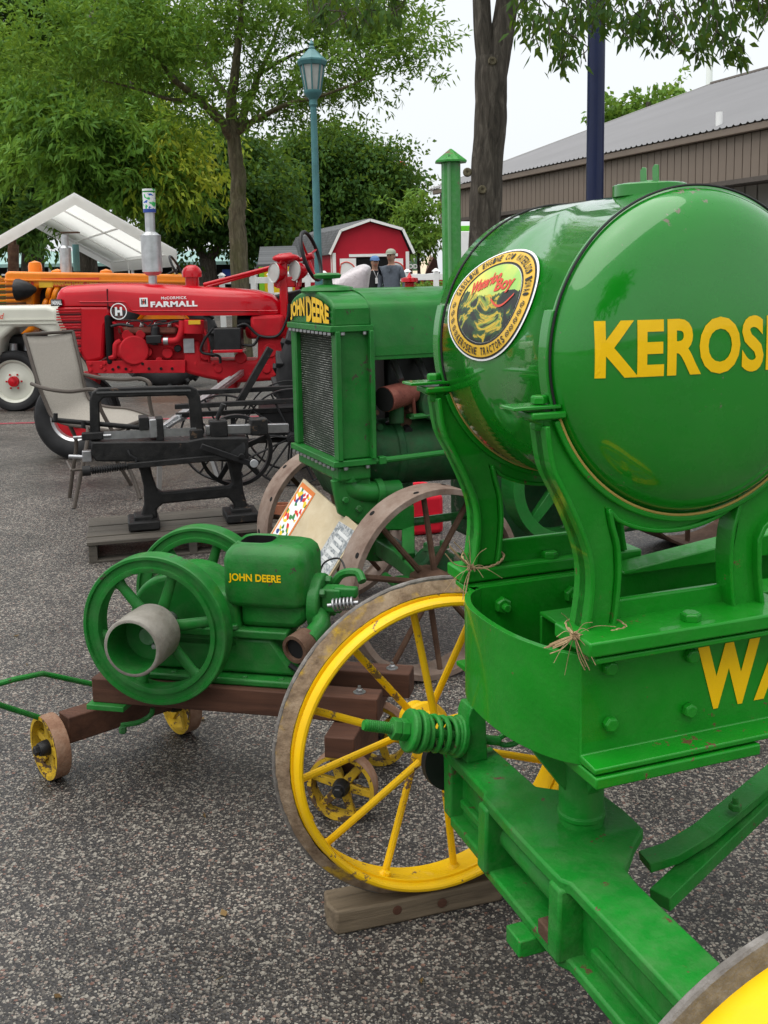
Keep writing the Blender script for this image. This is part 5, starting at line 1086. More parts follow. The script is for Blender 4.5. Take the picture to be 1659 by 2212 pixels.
# ---------------------------------------------------------------- distant ground: the lot rises a little towards the fence
def gz(Y): t = min(1, max(0, (Y-16)/7.0)); return .28*t*t*(3-2*t)

# ---------------------------------------------------------------- white frame canopy
def P_(x, y, Y): return aty(x, y, Y)
cn_ = thing('canopy_tent', 'white peaked frame canopy behind the orange and red tractors', 'canopy')
FP, FR_, FL = P_(160, 416, 17.0), P_(381, 540, 17.6), P_(-28, 518, 16.4); ax_c = P_(76, 477, 23.5)-FP
FL = FP+(FP-FR_)*V(1, 1, 0)+V(0, 0, FR_[2]-FP[2])
def bow(t, dz=0.0): 
    o = ax_c*t*V(1, 1, 0); return [p+o+V(0, 0, dz) for p in (FL, FP, FR_)]
nl = 13; rows = []
for i in range(nl):
    t = i/(nl-1); l, p, r = bow(t); sag = -.05*abs(sin(pi*t*3)); row = []
    for k in range(17):
        s_ = k/8-1; q = p+(l-p)*(-s_) if s_ < 0 else p+(r-p)*s_
        e = abs(s_); q = q+V(0, 0, sag*sin(pi*e)); q = q+V(0, 0, -.04*max(0, 1-e*8)); row.append(q)
    row = [row[0]-V(0, 0, .28)] + row + [row[-1]-V(0, 0, .28)]; rows.append(row)
rf = MB().sheet(rows).build('roof_cover', 'canopy_fabric', cn_, smooth=40); md = rf.modifiers.new('solid', 'SOLIDIFY'); md.thickness = .006
for t in (0.0, 1.0):
    l, p, r = bow(t); a = [l-V(0, 0, .15), l, p, r, r-V(0, 0, .15)]; dn = V(0, 0, -.2)
    MB().sheet([[q+(-.012 if t == 0 else .012)*nrm(ax_c) for q in a], [q+dn+(-.012 if t == 0 else .012)*nrm(ax_c) for q in a]]).build('valance', 'canopy_fabric', cn_)
for t in (.02, .34, .67, .98):
    l, p, r = bow(t, -.07); MB().tube([V(l[0], l[1], gz(l[1])), l, p, r, V(r[0], r[1], gz(r[1]))], .02, 8).build('frame_bow', 'white_paint', cn_)
for k, s_ in enumerate((0, .5, .5, 1, 1)):
    l, p, r = bow(0, -.06); l2, p2, r2 = bow(1, -.06); e, e2 = ((l, l2), (r, r2))[k % 2]; MB().tube([p+(e-p)*s_, p2+(e2-p2)*s_], .02, 8).build('purlin', 'white_paint', cn_)

# ---------------------------------------------------------------- white rail fence
fe = thing('rail_fence', 'white rail fence in front of the red barn', 'fence')
fl = [P_(480, 625, 25), P_(560, 622, 25), P_(650, 617, 25), P_(760, 612, 25), P_(870, 606, 24.6), P_(943, 604, 24.4), P_(1040, 598, 24.2), P_(1200, 590, 24)]
for a, b in zip(fl[:-1], fl[1:]):
    for z in (1.50, 1.12, .72):
        a2, b2 = V(a[0], a[1], z), V(b[0], b[1], z); MB().beam(a2, b2, .05, .15).build('rail', 'white_paint', fe, .005)
pxs = [480, 510, 548, 585, 625, 665, 700, 880, 942, 1000, 1100, 1200]
for x in pxs:
    q = V(np.interp(x, [480, 560, 650, 760, 870, 943, 1040, 1200], [p[0] for p in fl]), np.interp(x, [480, 560, 650, 760, 870, 943, 1040, 1200], [p[1] for p in fl]), 0)
    MB().box(q+V(0, 0, .95), (.13, .13, 1.36)).cyl(q+V(0, 0, 1.63), q+V(0, 0, 1.70), .11, .03, 4).build('post', 'white_paint', fe, .004)

# ---------------------------------------------------------------- red gambrel barn shed
barn = thing('barn_shed', 'small red gambrel roof barn with white trim behind the fence', 'barn')
zb_ = lambda x, y: (530.9+x/3.5716, 431.3+y/3.5716)
bq = lambda x, y, Y=30.0: P_(*zb_(x, y), Y)
eL, kL, pk, kR, eR = bq(665, 412), bq(735, 250), bq(950, 172), bq(1190, 240), bq(1262, 405); bkv = V(-1.75, 5.6, 0)
g0 = gz(30)
lo_ = [V(eL[0], 30, g0), V(eR[0], 30, g0)]
gab = [lo_[0], V(eL[0], 30, eL[2]), kL, pk, kR, V(eR[0], 30, eR[2]), lo_[1]]
w_ = MB(); n = len(gab); w_.add(gab+[p+bkv for p in gab], [tuple(range(n)), tuple(range(2*n-1, n-1, -1))]+[(i, (i+1) % n, n+(i+1) % n, n+i) for i in (0, 5)]); w_.build('wall', 'barn_red', barn, smooth=0)
sh_ = NT('shingle', .9); brk = sh_.n('ShaderNodeTexBrick'); brk.inputs['Scale'].default_value = 3.2; brk.inputs['Color1'].default_value = (.085, .09, .095, 1); brk.inputs['Color2'].default_value = (.13, .135, .14, 1); brk.inputs['Mortar'].default_value = (.05, .05, .05, 1); brk.inputs['Mortar Size'].default_value = .012
vm = sh_.n('ShaderNodeCombineXYZ'); sx_ = sh_.n('ShaderNodeSeparateXYZ'); sh_.L(sh_.co, sx_.inputs[0]); sh_.L(sx_.outputs[1], vm.inputs[0]); sh_.L(sx_.outputs[2], vm.inputs[1]); sh_.L(vm.outputs[0], brk.inputs['Vector']); sh_.color(brk.outputs[0])
ov = -nrm(bkv)*.12; rp_ = [eL+V(-.1, 0, -.05), kL+V(-.04, 0, .03), pk+V(0, 0, .04), kR+V(.04, 0, .03), eR+V(.1, 0, -.05)]
for i, (a, b) in enumerate(zip(rp_[:-1], rp_[1:])):
    u = V(0, 0, .06); MB().add([a+ov, b+ov, b+bkv, a+bkv, a+ov+u, b+ov+u, b+bkv+u, a+bkv+u], [(0, 1, 2, 3), (4, 5, 6, 7), (0, 1, 5, 4), (1, 2, 6, 5), (2, 3, 7, 6), (3, 0, 4, 7)]).build('roof_plane', 'shingle', barn)
    MB().beam(a+ov*1.1+V(0, 0, .01), b+ov*1.1+V(0, 0, .01), .03, .075, up=(0, 0, 1)).build('rake_trim', 'white_paint', barn)
for x in (eL[0]+.06, eR[0]-.06): MB().box((x, 29.97, (g0+eL[2])/2), (.10, .05, eL[2]-g0)).build('corner_board', 'white_paint', barn)
MB().box((eL[0]-.02, 30.14, (g0+eL[2])/2), (.05, .2, eL[2]-g0)).build('corner_board', 'white_paint', barn)
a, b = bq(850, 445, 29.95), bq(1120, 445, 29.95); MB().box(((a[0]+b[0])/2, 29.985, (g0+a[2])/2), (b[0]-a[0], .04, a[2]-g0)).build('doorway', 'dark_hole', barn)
MB().box(((a[0]+b[0])/2, 29.95, a[2]+.05), (b[0]-a[0]+.4, .06, .08)).build('door_header', 'white_paint', barn)
for x0, x1, s_ in ((725, 850, -1), (1122, 1214, 1)):
    a, b = bq(x0, 455, 29.9), bq(x1, 455, 29.9); d_ = MB().box(((a[0]+b[0])/2, 29.93, (g0+a[2])/2), (b[0]-a[0], .05, a[2]-g0)).build('door', 'white_paint', barn)
    x_, h_ = (a[0]+b[0])/2, a[2]; 
    MB().tube(smooth_path([(x_-.2, 29.9, h_-.15), (x_-.05, 29.9, h_-.1), (x_+.1, 29.9, h_-.16), (x_+.2, 29.9, h_-.3), (x_+.22, 29.9, h_-.6)], 4), .018, 6).tube(smooth_path([(x_-.2, 29.9, h_-.15), (x_-.24, 29.9, h_-.4), (x_-.2, 29.9, h_-.8)], 4), .018, 6).build('door_garland', 'red_print', d_)
# grey roofed yellow booth
by = thing('yellow_booth', 'yellow booth with green corner and grey roof left of the red barn', 'booth'); paint('yellow_wall', (.75, .5, .015), .5, var=.05); paint('lime_wall', (.2, .5, .03), .5, var=.05)
a, b, c_ = bq(112, 520, 28), bq(345, 520, 28), bq(112, 720, 28)
MB().box(((a[0]+b[0])/2, 28.6, (a[2]+gz(28))/2), (b[0]-a[0], 1.2, a[2]-gz(28))).build('wall', 'yellow_wall', by); MB().box((a[0]+.03, 27.985, (a[2]+gz(28))/2), (.14, .05, a[2]-gz(28))).build('corner_board', 'lime_wall', by)
r0, r1, r2, r3 = bq(92, 520, 33), bq(440, 505, 33), bq(440, 372, 35), bq(110, 382, 35); u = V(0, 0, .08)
gr_ = thing('grey_shed', 'grey shingle roofed shed left of the red barn', 'shed'); MB().add([r0, r1, r2, r3, r0+u, r1+u, r2+u, r3+u], [(3, 2, 1, 0), (4, 5, 6, 7), (0, 1, 5, 4), (1, 2, 6, 5), (2, 3, 7, 6), (3, 0, 4, 7)]).build('roof', 'shingle', gr_)
MB().box(((r0[0]+r1[0])/2, 34, r0[2]/2+.1), (r1[0]-r0[0]-.3, 1.6, r0[2]-.1)).build('wall', 'barn_red', gr_)

# ---------------------------------------------------------------- stalls and low hall in the distance
hl = thing('low_hall', 'long low hall with pale teal roof behind the canopy', 'building'); plain('teal_roof', (.22, .36, .33), .5)
a, b = P_(-300, 575, 46), P_(640, 562, 46); t0, t1 = P_(-300, 545, 50), P_(640, 540, 50)
MB().add([a, b, t1, t0, a-V(0, 0, .15), b-V(0, 0, .15)], [(0, 1, 2, 3), (0, 1, 5, 4)]).build('roof', 'teal_roof', hl, smooth=0)
MB().box(((a[0]+b[0])/2, 49, 1.4), (b[0]-a[0], 2, 2.4)).build('wall', 'dark_hall', hl) if 'dark_hall' in _mats else None
plain('dark_hall', (.03, .03, .03), .8); MB().box(((a[0]+b[0])/2, 49.5, 1.2), (b[0]-a[0], 1.5, 2.4)).build('wall', 'dark_hall', hl)
for k in range(22):
    x = a[0]+(b[0]-a[0])*k/21; MB().box((x, 46.3, 1.1), (.12, .12, 2.3)).build('post', 'white_paint', hl)
for k in range(16):
    x = random.uniform(a[0], b[0]); MB().box((x, 46.2, 1.75+random.uniform(-.1, .15)), (random.uniform(.5, 1.4), .03, .3)).build('sign_board', random.choice(['white_paint', 'red_print', 'gold_print', 'white_paint', 'blue_print']), hl)
stl = thing('market_stall', 'beige tent roofed stall to the right of the red barn', 'stall'); plain('tent_beige', (.62, .52, .38), .7)
a, b, c_, d_ = P_(884, 590, 37), P_(918, 592, 37), P_(948, 588, 40), P_(930, 548, 38.5)
MB().add([a, b, c_, d_], [(0, 1, 3), (1, 2, 3), (0, 1, 2)]).build('roof', 'tent_beige', stl, smooth=0); MB().add([b, c_, d_+V(.2, 0, .02), P_(905, 585, 37.5)], [(0, 1, 2), (0, 2, 3)]).build('gable_board', 'wood_brown', stl, smooth=0)
for q in (a, b, c_): MB().cyl(V(q[0], q[1], gz(37)), q, .05, n=8).build('post', 'wood_brown', stl)
MB().box((P_(915, 600, 38.5)[0], 38.6, 1.0), (1.4, .6, 1.2)).build('counter', 'red_matte', stl)
sg = thing('green_sign', 'dark green stall sign beside the red barn', 'sign'); a = P_(888, 568, 36); MB().box(a, (.5, .06, .55)).build('panel', 'green_deere', sg); MB().cyl(V(a[0], a[1], gz(36)), a-V(0, 0, .2), .05, n=8).build('post', 'wood_brown', sg)
tx = MB(); text(tx, 'TY', lambda u, v: (a[0]-.1+u, a[1]-.035, a[2]+.03+v), bold=.03, h=.16); text(tx, 'OD', lambda u, v: (a[0]-.1+u, a[1]-.035, a[2]-.2+v), bold=.03, h=.16); tx.build('lettering', 'white_print', sg, smooth=0)
kb_ = thing('vendor_kiosk', 'white kiosk with bright green top behind the tree trunk', 'kiosk'); a = P_(1003, 500, 27); plain('lime_print', (.12, .55, .03), .4)
MB().box((a[0], 27, (a[2]+gz(27))/2), (.42, .42, a[2]-gz(27))).build('cabinet', 'white_paint', kb_, .02); MB().box((a[0], 27, a[2]+.07), (.40, .40, .14)).build('top', 'lime_print', kb_, .01)
fg = thing('flagpole', 'thin flagpole with small red flag above the dark trees', 'flagpole', P_(862, 590, 70)*V(1, 1, 0)); a = P_(862, 345, 70); MB().cyl((0, 0, 0), (0, 0, a[2]), .05, .03, 8).build('pole', 'steel', fg); MB().sheet([[(.03+.1*i, .05*sin(i), a[2]-.05-.02*i), (.03+.1*i, .05*sin(i+.4), a[2]-.75-.03*i)] for i in range(6)]).build('flag', 'red_print', fg)
ob = thing('white_spire', 'tall slim white spire behind the metal roofed hall', 'spire', P_(1522, 590, 150)*V(1, 1, 0)); a = P_(1524, 78, 150); s_ = NT('spire_white', .6); s_.color((.85, .86, .86))
MB().lathe([(0, .75), (a[2]-9, .5), (a[2]-3, .42), (a[2]-1, .25), (a[2], .02)], (0, 0, 0), (0, 0, 1), 16).build('shaft', 'spire_white', ob, smooth=60)

# ---------------------------------------------------------------- metal sided hall on the right
TH = radians(21.6); C0 = P_(951, 414, 42.8); dA = V(sin(TH), -cos(TH), 0); dB = V(cos(TH), sin(TH), 0)     # dA: along the eave towards the camera
hall = thing('metal_hall', 'brown metal sided hall with grey ribbed roof on the right', 'building')
paint('siding_brown', (.205, .165, .135), .45, var=.06, scale=1); paint('siding_grey', (.40, .39, .38), .5, var=.05, scale=1)
LEN = 34.0; z1 = C0[2]; zb = P_(954, 477, 42.8)[2]; pts = []
pw = .30; npan = int(LEN/pw)
pm = MB().box((0, 0, 0), (pw-.035, .05, z1-zb)); pmesh = None
for k in range(npan):
    c_ = C0+dA*(k+.5)*pw; mb = MB().box((0, 0, 0), (pw-.03, .05, z1-zb-.1)) if pmesh is None else None
    if pmesh is None: pmesh = mb.mesh('siding_panel', 'siding_brown')
    o = obj('siding_panel', pmesh, hall); o.location = (c_[0], c_[1], (z1+zb)/2-.06); o.rotation_euler = (0, 0, atan2(dA[1], dA[0]))
plain('siding_groove', (.10, .085, .075), .6)
def hbox(name, mat, t0, t1, b0, b1, z0, z1_, bev=0): 
    c_ = C0+dA*(t0+t1)/2+dB*(b0+b1)/2; return MB().box((c_[0], c_[1], (z0+z1_)/2), (t1-t0, b1-b0, z1_-z0), atan2(dA[1], dA[0])).build(name, mat, hall, bev)
hbox('siding_back', 'siding_groove', 0, LEN, .012, .15, zb, z1)
hbox('gutter', 'siding_brown', -.3, LEN, -.22, -.06, z1-.10, z1+.08, .02); hbox('base_trim', 'siding_groove', -.05, LEN, -.07, .16, zb-.12, zb)
hbox('soffit', 'siding_groove', 0, LEN, .16, 3.0, zb-.02, zb+.06)
hbox('back_wall', 'siding_grey', 0, LEN, 1.6, 1.8, 0, zb); hbox('end_wall', 'siding_brown', -.02, .12, .16, 28, zb, z1)
for t in (0.4,): hbox('column', 'siding_grey', t, t+.3, .2, .5, 0, zb)
pmg = MB().box((0, 0, 0), (.42, .04, zb-.05)).mesh('wall_panel', 'siding_grey')
for k in range(70):
    c_ = C0+dA*(k+.5)*.48+dB*1.56; o = obj('wall_panel', pmg, hall); o.location = (c_[0], c_[1], zb/2+.05); o.rotation_euler = (0, 0, atan2(dA[1], dA[0]))
plain('roof_metal', (.165, .165, .172), .42, metal=.25, var=.06, scale=.4)
rise = V(0, 0, 1)*(9.9-5.0)/14.0; rows = []; nr = int(LEN/.25)
for k in range(nr*4+1):
    t = -.35+(LEN+.35)*k/(nr*4); h = .045 if k % 4 in (1,) else 0.0; b0 = C0+dA*t-dB*.25+V(0, 0, .10+h); e0 = C0+dA*t+dB*14+rise*14+V(0, 0, .12+h); rows.append([b0, (b0+e0)/2, e0])
MB().sheet(rows).build('roof', 'roof_metal', hall, smooth=0)
b0, e0 = C0-dA*.4-dB*.25+V(0, 0, .1), C0-dA*.4+dB*14+rise*14+V(0, 0, .14); MB().beam(b0, e0, .12, .12).build('rake_trim', 'siding_grey', hall)
MB().cyl(e0, e0+dA*LEN, .12, n=8).build('ridge_cap', 'siding_groove', hall)
bb = C0+dB*14.2+rise*14; MB().add([bb, bb+dA*LEN, bb+dA*LEN+dB*14-rise*14, bb+dB*14-rise*14], [(0, 1, 2, 3)]).build('roof_back', 'roof_metal', hall, smooth=0)
gp = [C0, C0+dB*14+rise*14, C0+dB*28]; MB().add([p+dA*.05 for p in gp]+[p+dA*.15 for p in gp], [(0, 1, 2), (5, 4, 3)]).build('gable_wall', 'siding_brown', hall, smooth=0)
vq = P_(1553, 278, 30); 
for tt in np.linspace(0, 14, 200):
    pass
# roof vent: meet the roof plane
nrf = nrm(np.cross(dA, dB+rise)); dd_ = ray(1553, 278); vq = CAM+dd_*np.dot(C0+V(0, 0, .12)-CAM, nrf)/np.dot(dd_, nrf)
MB().cyl(vq-V(0, 0, .2), vq+V(0, 0, .42), .09, n=12).build('roof_vent', 'white_paint', hall)

# ---------------------------------------------------------------- lamp post and blue pole
LB = P_(690, 640, 13); lp_ = thing('lamp_post', 'teal green lamp post with tapered lantern beside the leafy tree', 'lamp post', (LB[0], 13, 0))
lq = lambda x, y: P_(x, y, 13)-V(LB[0], 13, 0)
t_ = lq(677, 232); base = V(lq(692, 700)[0], 0, 0)
MB().tube([base, base+(t_-base)*.25, base+(t_-base)*.6, t_], [.062, .055, .048, .040], 16).build('pole', 'teal_paint', lp_)
up_ = nrm(t_-base); sc_ = 13/2190.0
def lz(y): return np.dot(lq(672, y)-t_, V(0, 0, 1))
L0 = t_; ang = 8
prof_ = [(0, .040), (.03, .055), (.05, .05), (.09, .05), (.12, .075), (lz(205), .10), (lz(200), .115), (lz(196), .115)]
MB().lathe(prof_, L0, up_, 24).build('lantern_base', 'teal_paint', lp_)
zb1, zt1 = lz(197), lz(141); rb, rt = .098, .150; u_, v_ = perp(up_)
for k in range(ang):
    a = 2*pi*k/ang; a2 = 2*pi*(k+1)/ang; d1, d2 = u_*cos(a)+v_*sin(a), u_*cos(a2)+v_*sin(a2)
    MB().beam(L0+up_*zb1+d1*rb, L0+up_*zt1+d1*rt, .018, .018, up=d1).build('lantern_bar', 'teal_paint', lp_, .002)
    MB().add([L0+up_*zb1+d1*(rb-.006), L0+up_*zb1+d2*(rb-.006), L0+up_*zt1+d2*(rt-.006), L0+up_*zt1+d1*(rt-.006)], [(0, 1, 2, 3)]).build('pane', 'glass_frost', lp_, smooth=0)
MB().lathe([(lz(143), .14), (lz(142), .165), (lz(134), .185), (lz(130), .182), (lz(122), .13), (lz(112), .075), (lz(105), .035), (lz(104), .045), (lz(101), .03), (lz(98), .022), (lz(95), .034), (lz(92), .02), (lz(85), .004)], L0, up_, 8).build('lantern_roof', 'teal_paint', lp_, smooth=20)
bp = thing('blue_pole', 'thick navy blue steel pole behind the round tank', 'pole', P_(1283, 600, 12)*V(1, 1, 0)); a = P_(1293, -300, 12)-P_(1283, 600, 12)*V(1, 1, 0); b = P_(1281, 700, 12)-P_(1283, 600, 12)*V(1, 1, 0); b[2] = 0
MB().cyl(b, a, .101, .098, 32).build('shaft', 'blue_pole_paint', bp); MB().cyl(b, b+V(0, 0, .03), .2, n=24).build('base_plate', 'blue_pole_paint', bp, .005)

# ---------------------------------------------------------------- wrapped implement: clear film over a seat
pf = thing('plastic_cover', 'pale plastic sheet draped over a seat in front of the couple', 'plastic sheet', (P_(755, 620, 10.5)[0], 10.5, 0)); FO2 = V(P_(755, 620, 10.5)[0], 10.5, 0)
ring0 = [(683, 668), (700, 618), (740, 590), (775, 572), (792, 568), (804, 578), (800, 592), (795, 640), (790, 668)]
q_ = [P_(x, y, 10.5)-FO2 for x, y in ring0]; rings = []
for y_, k in ((-.42, .62), (-.34, .85), (-.2, .97), (0, 1.0), (.2, .95), (.34, .8), (.42, .6)):
    c_ = sum(q_)/len(q_); rings.append([c_+(p-c_)*k*(1+.04*math.sin(i*2.7+y_*9))+V(0, y_, 0) for i, p in enumerate(q_)])
MB().loft(rings).build('film', 'plastic_film', pf, smooth=70, sub=2)
b0 = (q_[0]+q_[-1])/2; MB().box((b0[0], 0, b0[2]/2), (.5, .6, b0[2])).build('covered_seat_box', 'red_matte', pf, .03)

# ---------------------------------------------------------------- couple by the fence
plain('skin', (.42, .24, .17), .5); plain('shirt_black', (.012, .012, .014), .7); plain('shirt_grey', (.085, .10, .125), .75, var=.15, scale=20); plain('denim', (.05, .07, .12), .8); plain('cap_blue', (.10, .19, .38), .75); plain('cap_khaki', (.30, .31, .25), .75); plain('hair_grey', (.25, .23, .2), .8); plain('trousers', (.20, .16, .11), .8)
s = NT('floral', .7); s.color(s.ramp(s.noise(38, 2), [(.4, (.02, .03, .04)), (.5, (.1, .3, .28)), (.57, (.6, .55, .5)), (.63, (.5, .2, .08))], 'CONSTANT'))
def person(label, loc, H, face, mats, cap, female=False):
    t = thing('person', label, 'person', loc, face)          # faces local +x
    k = H/1.75; sw_ = .17 if female else .2
    J_ = dict(pel=(0, 0, .95), bel=(.01, 0, 1.1), che=(0, 0, 1.33), nk=(-.01, 0, 1.49), nk2=(.0, 0, 1.54), hd=(.015, 0, 1.64), hd2=(.01, 0, 1.74),
              sl=(0, sw_, 1.41), el=(-.03, sw_+.07, 1.13), wl=(.05, sw_+.08, .88), hl=(.08, sw_+.07, .78), sr=(0, -sw_, 1.41), er=(-.03, -sw_-.07, 1.13), wr=(.05, -sw_-.08, .88), hr=(.08, -sw_-.07, .78),
              hipl=(0, .1, .9), knl=(.03, .11, .5), anl=(-.02, .12, .09), tol=(.13, .13, .04), hipr=(0, -.1, .9), knr=(.03, -.11, .5), anr=(-.02, -.12, .09), tor=(.13, -.13, .04))
    R_ = dict(pel=.15, bel=.145 if not female else .14, che=.15, nk=.065, nk2=.062, hd=.085, hd2=.07, sl=.075, el=.052, wl=.034, hl=.035, sr=.075, er=.052, wr=.034, hr=.035, hipl=.1, knl=.068, anl=.05, tol=.04, hipr=.1, knr=.068, anr=.05, tor=.04)
    Ed = [('pel', 'bel'), ('bel', 'che'), ('che', 'nk'), ('nk', 'nk2'), ('nk2', 'hd'), ('hd', 'hd2'), ('che', 'sl'), ('sl', 'el'), ('el', 'wl'), ('wl', 'hl'), ('che', 'sr'), ('sr', 'er'), ('er', 'wr'), ('wr', 'hr'), ('pel', 'hipl'), ('hipl', 'knl'), ('knl', 'anl'), ('anl', 'tol'), ('pel', 'hipr'), ('hipr', 'knr'), ('knr', 'anr'), ('anr', 'tor')]
    ks = list(J_); me = bpy.data.meshes.new('body'); me.from_pydata([tuple(c*k for c in J_[q]) for q in ks], [(ks.index(a), ks.index(b)) for a, b in Ed], [])
    o = bpy.data.objects.new('body', me); col.objects.link(o); o.modifiers.new('skin', 'SKIN'); ss = o.modifiers.new('sub', 'SUBSURF'); ss.levels = 2
    for q, sv in zip(ks, me.skin_vertices[0].data): r = R_[q]*k; sv.radius = (r*(1.0 if q not in ('pel', 'bel', 'che') else 1.15), r*(1.0 if q not in ('pel', 'bel', 'che') else .78)); sv.use_root = q == 'pel'
    bpy.context.view_layer.update(); m2 = bpy.data.meshes.new_from_object(o.evaluated_get(bpy.context.evaluated_depsgraph_get())); bpy.data.objects.remove(o)
    m2.materials.clear()
    for q in mats: m2.materials.append(MAT(q))
    for p in m2.polygons:
        z = p.center.z/k; y = abs(p.center.y)/k; p.use_smooth = True
        p.material_index = 0 if (z > 1.485 and y < .1) or (y > sw_+.02 and z < (1.16 if female else .92)) else (3 if z < .08 else (2 if z < .97 and y < sw_+.02 else 1))
    o = obj('body', m2, t)
    hc_ = V(.02, 0, 1.665)*k
    MB().sphere(hc_, (.098*k, .078*k, .118*k), 20, 14).sphere(hc_+V(.098, 0, -.015)*k, (.018*k, .013*k, .024*k), 8, 6).build('head', 'skin', t)
    for s_ in (-1, 1):
        MB().sphere(hc_+V(.086, s_*.032, .012)*k, .011*k, 8, 6).build('eye', 'dark_hole', t); MB().sphere(hc_+V(-.005, s_*.078, -.005)*k, (.02*k, .012*k, .032*k), 8, 6).build('ear', 'skin', t)
    MB().sphere(hc_+V(.088, 0, -.06)*k, (.01*k, .026*k, .006*k), 8, 6).build('mouth', 'red_print', t)
    MB().sphere(hc_+V(-.028, 0, -.0)*k, (.088*k, .085*k, .10*k), 16, 10).build('hair', 'hair_grey', t)
    c_ = MB().lathe([(0, .104*k), (.03*k, .104*k), (.07*k, .09*k), (.10*k, .05*k), (.108*k, 0)], hc_+V(-.005, 0, .04)*k, (0, 0, 1), 24).build('cap', cap, t)
    MB().loft([[hc_+V(.07+.10*cos(a)*1.0, .085*sin(a), .045-.012*cos(a))*k+V(0, 0, dz) for a in np.linspace(-pi/2, pi/2, 12)] for dz in (0, .008)]).build('cap_brim', cap, c_)
    return t
pw_ = P_(810, 600, 21.5); wm = person('woman in black shirt and light blue cap beside the man', (pw_[0], 21.5, gz(21.5)), 1.66, radians(-75), ('skin', 'shirt_black', 'denim', 'black_metal'), 'cap_blue', True)
MB().box((.125, .0, 1.2), (.012, .05, .12)).tube([(.10, .06, 1.42), (.13, .0, 1.26), (.10, -.06, 1.42)], .006, 6).build('lanyard', 'white_print', wm)
MB().prism([(-.05, .95), (-.13, 1.0), (-.14, 1.35), (-.06, 1.4), (-.04, 1.2)], .11, .135, lambda u, v, w: (w, u*-1, v)).build('floral_panel', 'floral', wm, .01)
pm_ = P_(846, 600, 21.0); mn = person('man in grey button shirt and khaki cap by the fence', (pm_[0], 21.0, gz(21)), 1.80, radians(-115), ('skin', 'shirt_grey', 'trousers', 'black_metal'), 'cap_khaki')
MB().prism([(-.05, 1.5), (.05, 1.5), (.03, 1.42), (0, 1.38), (-.03, 1.42)], .12, .135, lambda u, v, w: (w, u, v)).build('collar', 'shirt_grey', mn, .004)

# ---------------------------------------------------------------- trees
def leaf_mat(name, dark, mid, light, rough=.55):
    s = NT(name, rough, spec=.15); at = s.n('ShaderNodeAttribute', attribute_name='tint'); c = s.ramp(at.outputs['Fac'], [(0, dark), (.5, mid), (1, light)]); s.color(c)
    tr = s.n('ShaderNodeBsdfTranslucent'); s.L(s.mix(.5, c, (.25, .35, .03)), tr.inputs[0]); ms = s.n('ShaderNodeMixShader'); ms.inputs[0].default_value = .38
    s.L(s.b.outputs[0], ms.inputs[1]); s.L(tr.outputs[0], ms.inputs[2]); s.L(ms.outputs[0], s.t.nodes['Material Output'].inputs[0])
leaf_mat('leaf_ash', (.05, .135, .02), (.105, .23, .03), (.22, .36, .045)); leaf_mat('leaf_dark', (.018, .056, .013), (.036, .096, .018), (.075, .16, .028)); leaf_mat('leaf_maple', (.055, .13, .022), (.115, .23, .034), (.2, .33, .05)); leaf_mat('leaf_yellow', (.12, .2, .02), (.24, .31, .025), (.48, .46, .04))
s = NT('bark', .9); v = s.scaled((9, 9, 1.6)); n_ = s.noise(2.4, 7, .7, v, .8); s.color(s.ramp(n_, [(.3, (.028, .024, .019)), (.52, (.092, .08, .064)), (.72, (.19, .168, .138))])); s.bump(n_, 1.0, .05)
s = NT('bark_moss', .9); v = s.scaled((8, 8, 1.4)); n_ = s.noise(2.4, 7, .7, v, .8); c = s.ramp(n_, [(.3, (.045, .038, .024)), (.52, (.14, .12, .075)), (.72, (.25, .22, .14))]); s.color(s.mix(s.ramp(s.noise(3, 4), [(.45, 0.0), (.65, .5)]), c, (.09, .10, .03))); s.bump(n_, 1.0, .05)
def leaves_mesh(C, S, L, Wd, droop, rg, tint=None, spread=1.0):
    """C: leaf bases (n,3), S: clump outward directions; each leaf a folded blade of four points"""
    n = len(C); d = rg.normal(size=(n, 3)); d /= np.linalg.norm(d, axis=1)[:, None]; d = d*spread+S*.7; d[:, 2] -= droop*.6; d /= np.linalg.norm(d, axis=1)[:, None]
    u = np.cross(d, rg.normal(size=(n, 3))); u /= np.linalg.norm(u, axis=1)[:, None]; w = np.cross(d, u)
    l = (L*rg.uniform(.65, 1.25, n))[:, None]; wd = (Wd*rg.uniform(.7, 1.2, n))[:, None]
    b = C; m1 = C+d*l*.42+u*wd*.5+w*wd*.14; m2 = C+d*l*.42-u*wd*.5+w*wd*.14; t = C+d*l+np.array([0, 0, -.12])*l
    v = np.stack([b, m1, t, m2], 1).reshape(-1, 3); return v
def leaf_obj(name, v, mat, parent, tint):
    n = len(v)//4; me = bpy.data.meshes.new(name); me.vertices.add(len(v)); me.vertices.foreach_set('co', v.astype(np.float32).ravel())
    me.loops.add(4*n); me.loops.foreach_set('vertex_index', np.arange(4*n, dtype=np.int32)); me.polygons.add(n); me.polygons.foreach_set('loop_start', np.arange(0, 4*n, 4, dtype=np.int32)); me.update(calc_edges=True)
    a = me.attributes.new('tint', 'FLOAT', 'POINT'); a.data.foreach_set('value', np.repeat(tint, 4).astype(np.float32)); me.materials.append(MAT(mat)); me.update()
    return obj(name, me, parent)
